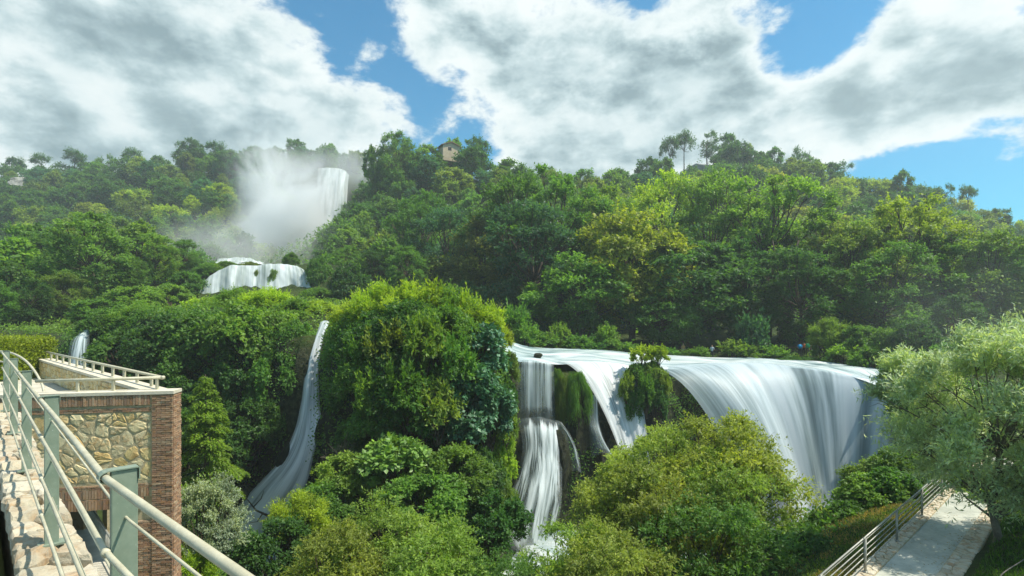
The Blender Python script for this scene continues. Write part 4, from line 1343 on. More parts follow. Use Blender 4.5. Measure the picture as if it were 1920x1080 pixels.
# --- shrubs: placed by their centre and half width; base sinks to the slope
SHRUBS = [  # lib, px, py(centre), d, half width m, half height m, colour, label
    # crest of the overgrown mound
    ('spray', 672, 614, 41.5, 2.2, 2.0, YG, 'yellow-green bush at the head of the narrow waterfall'),
    ('spray', 712, 602, 40, 2.4, 2.4, YG, 'bright feathery bush on the west shoulder of the mound'),
    ('spray', 775, 600, 39, 2.6, 2.4, YG, 'highest glowing bush on the crest of the mound'),
    ('spray', 840, 606, 39, 2.5, 2.3, LT, 'light feathery bush east of the crest of the mound'),
    ('spray', 893, 622, 39, 2.2, 2.0, YG, 'pale bush leaning towards the rapids'),
    ('spray', 925, 640, 40, 1.5, 1.4, YL, 'golden tuft at the corner above the rapids'),
    # body of the mound
    ('shrub', 668, 665, 40.5, 2.3, 2.2, MD, 'green shrub below the head of the narrow waterfall'),
    ('shrub', 705, 640, 38, 2.4, 2.3, DK, 'dark shrub under the west shoulder of the mound'),
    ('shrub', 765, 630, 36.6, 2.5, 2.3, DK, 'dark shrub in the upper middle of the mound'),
    ('shrub', 830, 635, 36.4, 2.4, 2.3, MD, 'mid green shrub in the upper face of the mound'),
    ('fig', 895, 665, 37.2, 2.2, 2.2, BL, 'upper broad-leaved fig beside the rapids'),
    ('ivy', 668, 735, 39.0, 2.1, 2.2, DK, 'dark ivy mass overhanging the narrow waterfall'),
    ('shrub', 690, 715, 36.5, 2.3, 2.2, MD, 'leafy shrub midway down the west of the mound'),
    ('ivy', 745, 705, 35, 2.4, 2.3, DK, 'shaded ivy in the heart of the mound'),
    ('spray', 815, 705, 34.8, 1.8, 2.6, OL, 'upright olive sprays in the middle of the mound'),
    ('fig', 872, 735, 35.3, 2.2, 2.2, BL, 'broad-leaved fig in the middle of the mound'),
    ('fig', 915, 775, 36, 1.9, 2.1, BL, 'broad-leaved fig overhanging the thin veil of water'),
    ('fig', 860, 805, 34.5, 2.1, 1.9, BL, 'lower broad-leaved fig with pale leaves'),
    ('shrub', 780, 775, 34, 2.4, 2.2, DK, 'dark shrub low in the mound'),
    ('shrub', 715, 790, 35, 2.2, 2.1, MD, 'shrub above the grey twiggy bush'),
    ('ivy', 676, 830, 36, 1.7, 1.9, DK, 'ivy hanging behind the narrow waterfall skirt'),
    ('ivy', 930, 865, 37, 1.4, 2.0, YG, 'bright cushion of leaves beside the stepped cascade'),
    ('moss', 925, 940, 36, 1.6, 2.4, LT, 'hanging greenery along the stepped cascade'),
    ('spray', 940, 835, 37.2, 1.0, 1.2, YG, 'small yellow tuft above the stepped cascade'),
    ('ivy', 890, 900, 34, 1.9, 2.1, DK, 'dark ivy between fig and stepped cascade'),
    ('weed', 645, 640, 41.0, 1.0, 1.3, LT, 'ragged tuft over the lip of the narrow waterfall'),
    ('weed', 690, 602, 40, 1.2, 1.5, YG, 'upright tuft on the west end of the mound crest'),
    ('weed', 742, 594, 39.5, 1.2, 1.6, LT, 'tall tuft standing on the mound crest'),
    ('weed', 812, 589, 39, 1.4, 1.7, YG, 'tallest bright tuft on the mound crest'),
    ('weed', 872, 606, 39, 1.3, 1.6, YG, 'bright tuft on the east fall of the mound crest'),
    ('weed', 918, 624, 39.6, 1.1, 1.4, YG, 'spiky bright tuft at the rapids side of the crest'),
    ('weed', 735, 668, 34.6, 1.5, 1.6, OL, 'olive tuft standing out of the dark middle of the mound'),
    ('weed', 795, 655, 34.2, 1.4, 1.5, LT, 'light tuft near the upright olive sprays'),
    ('weed', 680, 690, 36, 1.4, 1.7, MD, 'tuft jutting from the west face of the mound'),
    ('weed', 850, 690, 34.2, 1.4, 1.5, MD, 'green tuft between the two upper figs'),
    ('weed', 765, 745, 33, 1.5, 1.5, MD, 'tuft over the shaded ivy in the mound'),
    ('weed', 700, 755, 34, 1.3, 1.5, LT, 'light tuft low on the west of the mound'),
    ('weed', 820, 770, 33, 1.4, 1.4, OL, 'olive tuft above the light fig'),
    ('weed', 945, 805, 36.4, 0.9, 1.2, LT, 'light tuft over the stepped cascade edge'),
    # apron below the mound
    ('shrub', 660, 900, 31, 2.0, 1.6, OL, 'pale olive bush at the foot of the mound'),
    ('fig', 745, 880, 30.5, 2.2, 1.8, LT, 'light fig bush at the foot of the mound'),
    ('shrub', 850, 905, 29.5, 2.3, 1.9, LT, 'light green bush with pale branches below the figs'),
    ('shrub', 800, 950, 27.5, 2.4, 1.7, MD, 'green bush in front of the pale-branched bush'),
    ('shrub', 920, 985, 28.5, 2.0, 1.8, DK, 'dark shrub at the foot of the stepped cascade'),
    ('shrub', 610, 960, 29, 1.9, 1.5, MD, 'green shrub near the end of the white water skirt'),
    ('spray', 562, 985, 26, 1.5, 1.4, YG, 'bright yellow-green bush by the foot of the narrow waterfall'),
    ('shrub', 515, 1040, 24, 1.7, 1.6, DK, 'dark shrub under the bright bush by the white water'),
    # hill west of the narrow fall
    ('shrub', 215, 625, 55, 3.0, 2.4, MD, 'green thicket beside the small terrace waterfall'),
    ('spray', 270, 612, 55, 3.0, 2.3, LT, 'light thicket on the west hill crest'),
    ('shrub', 325, 610, 56, 3.1, 2.0, LT, 'pale shrub on the crest under the middle cascade'),
    ('shrub', 385, 598, 57, 3.0, 2.1, YG, 'yellow-green shrub in front of the middle cascade'),
    ('spray', 440, 585, 57, 3.1, 2.2, LT, 'feathery shrub centred below the middle cascade'),
    ('spray', 500, 582, 56, 3.0, 2.1, YG, 'bright shrub before the east end of the middle cascade'),
    ('shrub', 555, 595, 54, 2.8, 1.8, LT, 'low shrub west of the narrow waterfall head'),
    ('shrub', 590, 590, 56, 2.4, 1.5, YG, 'small bright shrub behind the narrow waterfall head'),
    ('ivy', 250, 672, 49, 3.6, 3.0, MD, 'leafy slope bush above the terrace corner'),
    ('shrub', 320, 660, 48.5, 3.6, 3.2, DK, 'dark hollow shrub on the west hill'),
    ('ivy', 385, 645, 48, 3.6, 3.2, MD, 'dome of creeper on the west hill'),
    ('ivy', 450, 630, 47.5, 3.4, 3.0, LT, 'sunny dome of creeper above the gully'),
    ('ivy', 515, 630, 49, 2.9, 2.6, LT, 'bright creeper cushion beside the narrow waterfall'),
    ('ivy', 560, 650, 47.6, 2.1, 2.3, MD, 'creeper overhanging the narrow waterfall'),
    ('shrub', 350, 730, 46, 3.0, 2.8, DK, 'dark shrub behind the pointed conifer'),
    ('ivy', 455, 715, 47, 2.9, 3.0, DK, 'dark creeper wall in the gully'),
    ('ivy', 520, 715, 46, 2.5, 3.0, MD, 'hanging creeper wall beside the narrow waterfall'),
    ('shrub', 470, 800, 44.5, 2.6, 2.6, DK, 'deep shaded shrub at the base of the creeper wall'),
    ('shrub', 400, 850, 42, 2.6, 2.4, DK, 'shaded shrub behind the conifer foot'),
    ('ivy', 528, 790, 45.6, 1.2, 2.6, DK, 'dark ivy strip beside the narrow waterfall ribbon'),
    ('shrub', 345, 820, 38, 1.6, 2.0, MD, 'leafy shrub against the brick corner'),
    # rim of the middle cascade
    ('shrub', 350, 545, 88, 3.2, 3.0, MD, 'bush at the west edge of the middle cascade'),
    ('shrub', 395, 510, 95, 2.4, 1.6, MD, 'bush over the west lip of the middle cascade'),
    ('ivy', 600, 520, 91, 2.6, 3.6, MD, 'creeper pillar at the east edge of the middle cascade'),
    ('shrub', 547, 490, 96, 1.6, 1.5, MD, 'little bush on the lip of the middle cascade'),
    ('ivy', 660, 545, 88, 4.0, 4.4, DK, 'shaded creeper wall east of the faint waterfall'),
    ('moss', 515, 530, 90.2, 1.3, 2.9, LT, 'mossy tongue splitting the middle cascade'),
    ('moss', 481, 528, 90.6, 0.6, 2.6, OL, 'narrow mossy strip in the middle cascade'),
    ('shrub', 260, 565, 74, 3.6, 2.2, LT, 'misty light bush below the great domed tree'),
    ('shrub', 190, 590, 68, 3.4, 2.0, MD, 'bush on the flat behind the small terrace waterfall'),
    ('shrub', 320, 560, 78, 3.2, 2.0, LT, 'bush in the spray west of the middle cascade'),
    # far bank of the river
    ('shrub', 965, 622, 60, 1.6, 1.7, MD, 'leafy bush where the rapids appear'),
    ('ivy', 1010, 644, 61, 1.8, 0.7, MD, 'low plants along the top of the rapids'),
    ('ivy', 1080, 650, 63, 2.0, 0.7, MD, 'low leafy plants on the shaded bank'),
    ('spray', 1138, 640, 64, 1.2, 1.1, LT, 'small upright bush on the shaded bank'),
    ('ivy', 1290, 669, 65.5, 1.9, 0.5, MD, 'low bank plants below the figure in orange'),
    ('shrub', 1372, 660, 66, 1.7, 0.8, LT, 'leafy clump beside the wooden fence'),
    ('shrub', 1412, 640, 67, 1.8, 1.9, BL, 'blue-green bush on the bank near the fence end'),
    ('spray', 1555, 635, 61, 2.4, 2.0, LT, 'grassy bush beside the three hikers'),
    ('shrub', 1612, 645, 58, 2.2, 1.9, MD, 'green bush above the end of the main falls'),
    ('ivy', 1500, 678, 61, 2.4, 0.7, MD, 'trailing plants on the bank below the hikers'),
    ('shrub', 1665, 655, 55, 2.2, 2.2, MD, 'bush beyond the corner of the main falls'),
    ('shrub', 1720, 650, 52, 2.4, 2.4, DK, 'dark bush between main falls and willow'),
    ('shrub', 1700, 700, 47, 2.0, 2.0, LT, 'light bush hanging at the corner of the main falls'),
    ('shrub', 1770, 690, 48, 2.4, 2.2, MD, 'bush behind the west side of the willow'),
    ('ivy', 1708, 760, 43, 1.7, 2.2, MD, 'creeper beside the edge of the main falls'),
    ('spray', 985, 636, 59, 1.5, 1.0, MD, 'ragged weeds above the first white rapids'),
    ('spray', 1048, 640, 63, 1.3, 1.2, LT, 'pale upright weeds on the shaded bank'),
    ('ivy', 1110, 655, 63.5, 1.8, 0.8, DK, 'dark trailing weeds on the shaded bank'),
    ('ivy', 1165, 660, 64.5, 1.9, 0.7, MD, 'trailing weeds behind the chute lip'),
    ('spray', 1256, 668, 65.5, 1.3, 0.6, MD, 'weeds east of the islet on the far bank'),
    ('spray', 1312, 668, 65.5, 1.2, 0.6, MD, 'weeds beside the person in light blue'),
    ('ivy', 1395, 664, 65.5, 1.8, 0.7, LT, 'light trailing weeds under the fence'),
    ('ivy', 1450, 667, 64.5, 1.9, 0.7, MD, 'trailing weeds under the blue-green bush'),
    ('spray', 1552, 658, 61, 1.4, 1.2, LT, 'ragged pale weeds in front of the hikers'),
    ('ivy', 1585, 672, 58, 1.9, 0.9, LT, 'leafy edge above the corner of the main falls'),
    ('ivy', 1640, 680, 54, 1.8, 1.1, MD, 'leaves hanging over the end of the main falls'),
    ('weed', 1176, 735, 45.4, 0.7, 1.1, OL, 'ragged moss tuft on the chute side of the islet'),
    ('weed', 1212, 742, 45.0, 0.7, 1.3, MD, 'ragged moss tuft in the middle of the islet'),
    ('weed', 1246, 728, 45.6, 0.6, 1.0, OL, 'ragged moss tuft on the main falls side of the islet'),
    ('moss', 1045, 715, 45.2, 0.5, 1.4, LT, 'bright moss strip at the lip beside the thin veil'),
    ('shrub', 592, 560, 85, 3.0, 1.8, MD, 'green bush at the foot of the creeper pillar'),
    ('ivy', 425, 499, 98, 2.0, 1.0, MD, 'low bush between rapids and middle cascade'),
    ('ivy', 468, 500, 98, 1.8, 0.9, OL, 'olive bush between rapids and middle cascade'),
    ('ivy', 398, 506, 96, 2.0, 1.4, LT, 'light bush over the west lip of the middle cascade'),
    # slope below the lower path
    ('shrub', 1632, 905, 27.5, 1.3, 1.2, OL, 'soft olive bush at the foot of the main falls'),
    ('ivy', 1640, 930, 23.5, 1.5, 1.0, LT, 'bright creeper on the bank above the railed path'),
    ('ivy', 1592, 985, 22.5, 1.4, 1.0, MD, 'creeper on the bank under the main falls'),
    ('ivy', 1525, 1030, 21.5, 1.4, 1.0, MD, 'creeper spilling towards the feathery trees'),
    ('ivy', 1668, 915, 23.5, 1.3, 0.9, MD, 'creeper under the willow skirts by the path'),
    ('ivy', 1520, 1045, 19.5, 1.2, 0.9, DK, 'dark creeper beside the railed path'),
    ('ivy', 1460, 1060, 20, 1.5, 1.2, DK, 'dark bush at the lower end of the path railing'),
    ('shrub', 1690, 880, 26, 1.4, 1.1, LT, 'light bush behind the willow skirts'),
    ('shrub', 1870, 940, 22, 1.8, 1.3, LT, 'leafy bush on the bank behind the willow trunk'),
    # islet in the falls
    ('ivy', 1192, 706, 46.3, 1.0, 1.3, MD, 'mossy west half of the islet in the falls'),
    ('ivy', 1224, 704, 46.3, 1.15, 1.3, OL, 'mossy east half of the islet in the falls'),
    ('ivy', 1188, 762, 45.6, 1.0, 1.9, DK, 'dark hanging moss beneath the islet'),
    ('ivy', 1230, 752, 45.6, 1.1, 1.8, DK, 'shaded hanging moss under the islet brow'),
    ('spray', 1203, 671, 46.6, 0.85, 0.6, YG, 'glowing little bush on top of the islet'),
    ('spray', 1234, 669, 46.6, 0.85, 0.55, YG, 'glowing wind-swept bush at the islet tip'),
    ('moss', 1083, 735, 44.6, 1.1, 2.2, MD, 'shaggy moss cushion between the veil and the curved chute'),
    ('moss', 1056, 745, 44.6, 0.6, 2.3, OL, 'narrow moss beard beside the thin veil'),
    ('ivy', 950, 690, 43.4, 1.0, 1.6, OL, 'mossy corner beside the thin veil'),
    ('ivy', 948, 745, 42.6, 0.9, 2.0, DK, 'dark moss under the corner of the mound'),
]
HS = {'shrub': (2.3, 2.0), 'spray': (2.3, 2.2), 'fig': (2.3, 2.1), 'ivy': (2.4, 1.8), 'weed': (1.2, 1.0), 'moss': (1.4, 1.5)}
for i, (lib, px, py, d, rw, rh, c, lb) in enumerate(SHRUBS):
    ctr = P(px, py, d)
    if d > 43 and lib in ('shrub', 'spray', 'ivy') and rh < 2.0 and rw < 2.1 and px > 960 and px not in (1192, 1224, 1188, 1230):
        lib = 'weed'
        rw *= 1.1
        rh *= 1.25
    a, b = HS[lib]
    plant('shrub' if lib in ('shrub', 'fig') else ('creeper' if lib in ('ivy', 'moss') else ('weed' if lib == 'weed' else 'bush')), lib, i, (ctr.x, d, ctr.z - rh), (rw / a, rw / a, rh / b), c, lb,
          'shrub' if lib != 'moss' else 'moss', 'shrubs covering the cliffs and banks', parts=('stem', 'foliage'))

rng = np.random.default_rng(88)
mb = MB()
for k in range(26):
    d0 = unit(rng.normal(size=3) * np.array([1, 1, 0.5]) + np.array([0, 0, 0.9]))
    L0 = rng.uniform(0.9, 1.7)
    mb.tube([(0, 0, 0), d0 * L0 * 0.5 + rng.normal(size=3) * 0.08, d0 * L0], [0.03, 0.02, 0.008], 4, cap=False)
    for q in range(5):
        p0 = d0 * L0 * rng.uniform(0.4, 0.9)
        mb.tube([p0, p0 + unit(d0 + rng.normal(size=3) * 0.6) * rng.uniform(0.3, 0.7)], [0.012, 0.005], 3, cap=False)
tb = ob('bare_bush', mb.mesh('bare_bush', M_PALEBARK), loc=tuple(P(642, 868, 33)))
tag(tb, 'grey leafless twiggy bush at the foot of the mound', 'shrub')
LO = (0.230, 0.290, 0.052)
LL = (0.185, 0.290, 0.048)
LOCUST = [(1258, 788, 26.0, .80, LO, 'tall feathery tree in front of the main falls'),
          (1345, 770, 25.0, .78, LO, 'highest golden-tipped feathery tree before the falls'),
          (1362, 850, 23.0, .64, LL, 'full green feathery tree facing the white curtain'),
          (1195, 855, 24.5, .68, LO, 'feathery tree at the foot of the curved chute'),
          (1250, 905, 21.5, .75, LO, 'low feathery tree in the middle of the gorge edge'),
          (1335, 930, 20.0, .66, MD, 'darker feathery tree low before the falls'),
          (1440, 985, 19.5, .52, MD, 'low dark feathery tree beside the path railing'),
          (1075, 975, 20.5, .56, LL, 'light feathery tree below the stepped cascade'),
          (1140, 985, 19.0, .55, LO, 'small feathery tree between the two lower clumps'),
          (720, 935, 22.0, .75, LL, 'pale feathery tree below the mound'),
          (620, 985, 20.0, .60, LO, 'wispy tree near the near railing side of the gorge'),
          (830, 985, 20.0, .65, LL, 'light feathery tree under the pale-branched bush'),
          (930, 1030, 19.0, .5, MD, 'small dark feathery tree at the gorge edge')]
for i, (px, ptop, d, s, c, lb) in enumerate(LOCUST):
    top = P(px, ptop, d)
    plant('feathery_tree', 'locust', i, (top.x, d, top.z - 10.1 * s), s, c, lb, 'tree', 'feathery trees at the gorge edge')
tp_ = P(385, 702, 36)
plant('conifer_tree', 'conifer', 0, (tp_.x, 36, tp_.z - 8.2), 1.0, (0.17, 0.26, 0.028), 'pointed light green conifer with drooping boughs beside the brick corner', 'tree')
cs = P(388, 990, 20.5)
plant('silver_bush', 'silver', 0, (cs.x, 20.5, cs.z - 1.9), (0.92, 0.92, 1.12), SV, 'fine-leaved silvery bush below the brick corner', 'shrub', parts=('stem', 'foliage'))
cs = P(350, 1075, 19.5)
plant('bush', 'spray', 1, (cs.x, 19.5, cs.z - 1.3), 0.45, YG, 'small yellow-green bush under the silvery bush', 'shrub', parts=('stem', 'foliage'))
wb = P(1862, 1022, 17.2)
plant('willow_tree', 'willow', 0, (wb.x, 17.2, wb.z - 0.05), 1.0, (0.38, 0.44, 0.27), 'silvery windblown willow beside the lower path', 'tree', rz=0.0)
# ivy-clad trunks in the river wood
for k, (px, d, h, lb) in enumerate([(1472, 77, 15, 'ivy-wrapped trunk leaning among the river trees'), (1523, 76, 13, 'slim dark trunk behind the grassy bush'), (1535, 77, 13, 'twin slim dark trunk behind the grassy bush'), (1275, 72, 9, 'brown trunk behind the people on the bank')]):
    b = P(px, 0, d)
    z0 = hz(b.x, d)
    mb = MB()
    pts = [(0, 0, -0.5), (0.2, 0, h * 0.4), (0.9 if k == 0 else 0.4, 0.2, h * 0.75), (2.0 if k == 0 else 0.9, 0, h)]
    mb.tube(pts, [0.5, 0.4, 0.32, 0.15], 8)
    mb.tube([pts[1], (-1.0, 0.3, h * 0.7), (-1.8, 0, h)], [0.25, 0.2, 0.08], 6)
    e = ob('forest_tree', None, loc=(b.x, d, z0))
    ob('trunk', mb.mesh('trunk', M_BARK, True), e)
    rng = np.random.default_rng(400 + k)
    n = 2600 if k == 0 else 700
    t = rng.uniform(0, 0.85, n)
    a = rng.uniform(0, 6.28, n)
    pp = catmull(pts, 60)[(t * 59).astype(int)]
    rr_ = 0.55 + rng.uniform(0, 0.55, n) * (1 if k == 0 else 0.35)
    od = np.stack([np.cos(a), np.sin(a), 0 * a], -1)
    V, Qd, tn = leaves(pp + od * rr_[:, None], od * 0.5 + rdir(rng, n) * 0.5 + np.array([0, 0, -0.6]), od + rdir(rng, n) * 0.5, 0.45 * np.ones(n), 0.36 * np.ones(n), rng.uniform(0, 1, n))
    ob('ivy', mesh_np('ivy', V, Qd, mats=M_LEAF, tint=tn), e, color=DK)
    tag(e, lb, 'tree', 'tall trees along the river')

# --- undergrowth: leafy ground cover over cliffs, banks and hillsides (uncountable)
def undergrowth(name, n, sampler, llen, per, rad, color, label, clear=1.0, seed=0):
    rng = np.random.default_rng(seed)
    pts = sampler(rng, n)
    z = height(pts[:, 0], pts[:, 1])
    P3 = np.stack([pts[:, 0], pts[:, 1], z], -1)
    if clear:
        ok = np.array([KD.find(p)[2] > clear for p in P3])
        P3 = P3[ok]
    e = 0.4
    nx2 = (height(P3[:, 0] + e, P3[:, 1]) - height(P3[:, 0] - e, P3[:, 1])) / (2 * e)
    ny2 = (height(P3[:, 0], P3[:, 1] + e) - height(P3[:, 0], P3[:, 1] - e)) / (2 * e)
    N = unit(np.stack([-nx2, -ny2, np.ones(len(P3))], -1))
    ti = np.repeat(np.arange(len(P3)), per)
    M = len(ti)
    h = rng.uniform(0.0, 1.0, M)
    pos = P3[ti] + N[ti] * (h * rad)[:, None] + rdir(rng, M) * rad * 0.7
    pt = rng.uniform(0, 1, len(P3))
    V, Qd, tn = leaves(pos, N[ti] * 0.4 + rdir(rng, M) * 0.8 + np.array([0, 0, -0.15]), N[ti] * 0.6 + np.array([0, 0, 0.5]) + rdir(rng, M) * 0.7, llen * rng.uniform(0.6, 1.3, M), llen * 0.6 * rng.uniform(0.7, 1.2, M),
                       0.45 * pt[ti] + 0.55 * rng.uniform(0, 1, M))
    o = ob(name, mesh_np(name, V, Qd, mats=M_LEAF, tint=tn), color=color)
    tag(o, label, 'undergrowth', kind='stuff')
    return o


def along_brink(rng, n):
    seg = BRINK[3:-2]
    L = np.hypot(*(np.diff(seg, axis=0).T))
    i = rng.choice(len(L), n, p=L / L.sum())
    t = rng.uniform(0, 1, n)[:, None]
    p = seg[i] * (1 - t) + seg[i + 1] * t
    d = seg[i + 1] - seg[i]
    nrm = np.stack([d[:, 1], -d[:, 0]], -1)
    nrm = nrm / np.linalg.norm(nrm, axis=1, keepdims=True)
    return p + nrm * rng.uniform(-1.0, 2.6, n)[:, None]


undergrowth('cliff_undergrowth', 5200, along_brink, 0.22, 16, 0.7, MD, 'ferns, moss and creepers clothing the cliffs around the falls', 1.55, 1)


def rect(x0, x1, y0, y1, cond=None):
    def f(rng, n):
        p = np.stack([rng.uniform(x0, x1, n), rng.uniform(y0, y1, n)], -1)
        if cond is not None:
            p = p[cond(p[:, 0], p[:, 1])]
        return p
    return f


def off_path(x, y):
    t = (x - 10) * 0.66 - (y - 15.2) * 0.75      # across the railed path
    right = (x > 2) & (t > -2.1) & (t < 9) & (y < 30)
    left = (x + y < 6.5)
    terr = (x < -9) & (x + y < 8.5)
    return ~(right | left | terr)


undergrowth('slope_undergrowth', 7000, rect(-26, 27, 9, 45, off_path), 0.20, 14, 0.6, MD, 'low bushes and creepers over the gorge slopes', 1.6, 2)
undergrowth('plateau_undergrowth', 5000, rect(-62, 60, 46, 80, lambda x, y: (brink_sd(x, y) > 0.5) & ~((x > -2) & (x < 42) & (y > 66.5))), 0.3, 12, 0.6, LT, 'weeds and low plants on the flat banks above the falls', 1.4, 3)
undergrowth('hill_undergrowth', 9000, rect(-280, 190, 84, 285, lambda x, y: np.ones(len(x), bool)), 1.0, 8, 2.4, MD, 'scrub filling the ground between hillside trees', 5.0, 4)

# grass on the bank beside the lower path and dry grass on the other side
def grass(name, n, sampler, hgt, color, label, seed, patchy=False):
    rng = np.random.default_rng(seed)
    p = sampler(rng, n)
    if patchy:
        p = p[fbm(p[:, 0], p[:, 1], 77, 3, 2.2) + rng.normal(size=len(p)) * 0.25 > -0.1]
    z = height(p[:, 0], p[:, 1])
    P3 = np.stack([p[:, 0], p[:, 1], z - 0.01], -1)
    M = len(P3)
    V, Qd, tn = leaves(P3, rdir(rng, M) * 0.5 + np.array([0, 0, 0.8]), rdir(rng, M), hgt * rng.uniform(0.6, 1.4, M), np.full(M, 0.03), rng.uniform(0, 1, M))
    o = ob(name, mesh_np(name, V, Qd, mats=M_LEAF, tint=tn), color=color)
    tag(o, label, 'grass', kind='stuff')


def pathframe(a, b):
    """a along the railed path from its first post, b across (positive away from the gorge)"""
    return 10.0 + 0.7516 * a + 0.6596 * b, 15.2 + 0.6596 * a - 0.7516 * b


def gr_right(rng, n):
    a = rng.uniform(-6, 9, n)
    b = rng.uniform(2.15, 6.5, n)
    x, y = pathframe(a, b)
    return np.stack([x, y], -1)


def gr_left(rng, n):
    a = rng.uniform(-2, 9, n)
    b = -0.3 - np.abs(rng.normal(size=n)) * 1.1
    x, y = pathframe(a, b)
    return np.stack([x, y], -1)


grass('grass', 26000, gr_right, 0.12, (0.05, 0.12, 0.018), 'shaded green grass on the bank beside the lower path', 21)
grass('dry_grass', 14000, gr_left, 0.11, (0.25, 0.20, 0.09), 'dry brown grass on the slope outside the path railing', 22, True)
grass('green_grass', 10000, gr_left, 0.10, (0.09, 0.15, 0.03), 'green tufts among the dry grass outside the path railing', 23)

# ------------------------------------------------------------------ near walkway, wall and railing
E1 = Vector((-0.7092, 0.7050, 0))     # along the railing, away from the viewpoint
E2 = Vector((0.7050, 0.7092, 0))      # across, towards the gorge
P1 = Vector((-1.335, 1.835, 0))
SP = 2.475


def at(a, b, z):
    return P1 + E1 * a + E2 * b + Vector((0, 0, z))


def frame(origin, ex, ey, ez):
    M = Matrix.Identity(4)
    for i, v in enumerate((ex, ey, ez)):
        M[0][i], M[1][i], M[2][i] = v.x, v.y, v.z
    M[0][3], M[1][3], M[2][3] = origin.x, origin.y, origin.z
    return M


def voronoi(points, bounds):
    """cells clipped to a rectangle"""
    x0, x1, y0, y1 = bounds
    cells = []
    pts = np.asarray(points)
    for i, p in enumerate(pts):
        poly = [(x0, y0), (x1, y0), (x1, y1), (x0, y1)]
        dd = ((pts - p) ** 2).sum(1)
        for j in np.argsort(dd)[1:14]:
            q = pts[j]
            mx, my = (p + q) / 2
            nx, ny = q - p
            new = []
            for k in range(len(poly)):
                a, b = poly[k], poly[(k + 1) % len(poly)]
                da = (a[0] - mx) * nx + (a[1] - my) * ny
                db = (b[0] - mx) * nx + (b[1] - my) * ny
                if da <= 0:
                    new.append(a)
                if da * db < 0:
                    t = da / (da - db)
                    new.append((a[0] + t * (b[0] - a[0]), a[1] + t * (b[1] - a[1])))
            poly = new
            if len(poly) < 3:
                break
        if len(poly) >= 3:
            cells.append(np.array(poly))
    return cells


def stone_geo(poly, gap, thick, rng, M):
    """irregular block: outline with softened corners, rounded top; M maps (u, v, out) to the world"""
    c = poly.mean(0)
    # cut corners
    pts = []
    n = len(poly)
    for k in range(n):
        a, b, d = poly[k - 1], poly[k], poly[(k + 1) % n]
        pts.append(b * 0.84 + a * 0.16)
        pts.append(b * 0.84 + d * 0.16)
        if np.linalg.norm(d - b) > 0.12:
            pts.append((b + d) / 2 + rng.normal(size=2) * 0.035 * np.linalg.norm(d - b))
    pts = np.array(pts)
    r = np.linalg.norm(pts - c, axis=1, keepdims=True)
    pts = c + (pts - c) * np.clip(1 - gap / np.maximum(r, 1e-6), 0.2, 1) * rng.uniform(0.94, 1.02, (len(pts), 1))
    m = len(pts)
    rings = [(1.0, -0.04), (1.0, thick * 0.5), (0.84, thick * 0.9)]
    V = []
    for s, h in rings:
        q = c + (pts - c) * s
        V.append(np.concatenate([q, np.full((m, 1), h) + (rng.normal(size=(m, 1)) * thick * 0.12 if h > 0 else 0)], 1))
    V.append(np.array([[c[0], c[1], thick * rng.uniform(0.95, 1.2)]]))
    V = np.concatenate(V)
    V = np.array([tuple(M @ Vector(v)) for v in V])
    Q = []
    T = []
    for k in range(m):
        l = (k + 1) % m
        Q.append((k, l, m + l, m + k))
        Q.append((m + k, m + l, 2 * m + l, 2 * m + k))
        T.append((2 * m + k, 2 * m + l, 3 * m))
    return V, Q, T


def stones(name, parent, points, bounds, gap, thick, mat, seed, M, skip=None):
    rng = np.random.default_rng(seed)
    k = 0
    for poly in voronoi(points, bounds):
        if skip and skip(poly.mean(0)):
            continue
        mb = MB()
        mb.add(*stone_geo(poly, gap, thick * rng.uniform(0.7, 1.3), rng, M))
        ob(name, mb.mesh(name, mat, smooth=False), parent)
        k += 1
    return k


def jgrid(rng, x0, x1, y0, y1, sx, sy, j=0.33):
    o = []
    for r, y in enumerate(np.arange(y0 + sy / 2, y1, sy)):
        for x in np.arange(x0 + sx * (0.25 + 0.5 * (r % 2)), x1, sx):
            o.append((x + rng.uniform(-j, j) * sx, y + rng.uniform(-j, j) * sy))
    return np.array(o)


# upper walkway, the retaining wall with its rubble top
e = ob('walkway', None)
mb = MB()
mb.box((-9, -6.0, -2.4), (9.0, -0.26, -1.66), frame(P1 + E1 * 3.0, E1, E2, Vector((0, 0, 1))))
w_ = ob('path', mb.mesh('path', M_GRAVEL))
bpy.data.objects.remove(e)
tag(w_, 'grey gravel walkway behind the rubble-topped wall', 'path', kind='structure')
wall = ob('retaining_wall', None, loc=tuple(at(0, 0, -8)))
Mw = frame(P1, E1, E2, Vector((0, 0, 1)))
mb = MB()
mb.box((-4.0, -0.17, -8.2), (11.6, 0.13, -1.56), Mw)
core = ob('wall_core', mb.mesh('wall_core', M_MORTAR), wall)
core.matrix_parent_inverse = wall.matrix_basis.inverted()
rng = np.random.default_rng(31)
pts = jgrid(rng, -1.5, 9.6, -0.20, 0.17, 0.34, 0.19, 0.30)
before = set(o.name for o in bpy.data.objects)
stones('stone', wall, pts, (-1.5, 9.6, -0.20, 0.17), 0.012, 0.075, M_PALE, 32, frame(P1 + Vector((0, 0, -1.57)), E1, E2, Vector((0, 0, 1))))
for o in wall.children:
    o.matrix_parent_inverse = wall.matrix_basis.inverted()
tag(wall, 'pale rubble-topped wall carrying the green-grey railing', 'wall')

rail = ob('walkway_railing', None, loc=tuple(at(0, 0, -1.5)))
Mi = Matrix.Translation(-at(0, 0, -1.5))


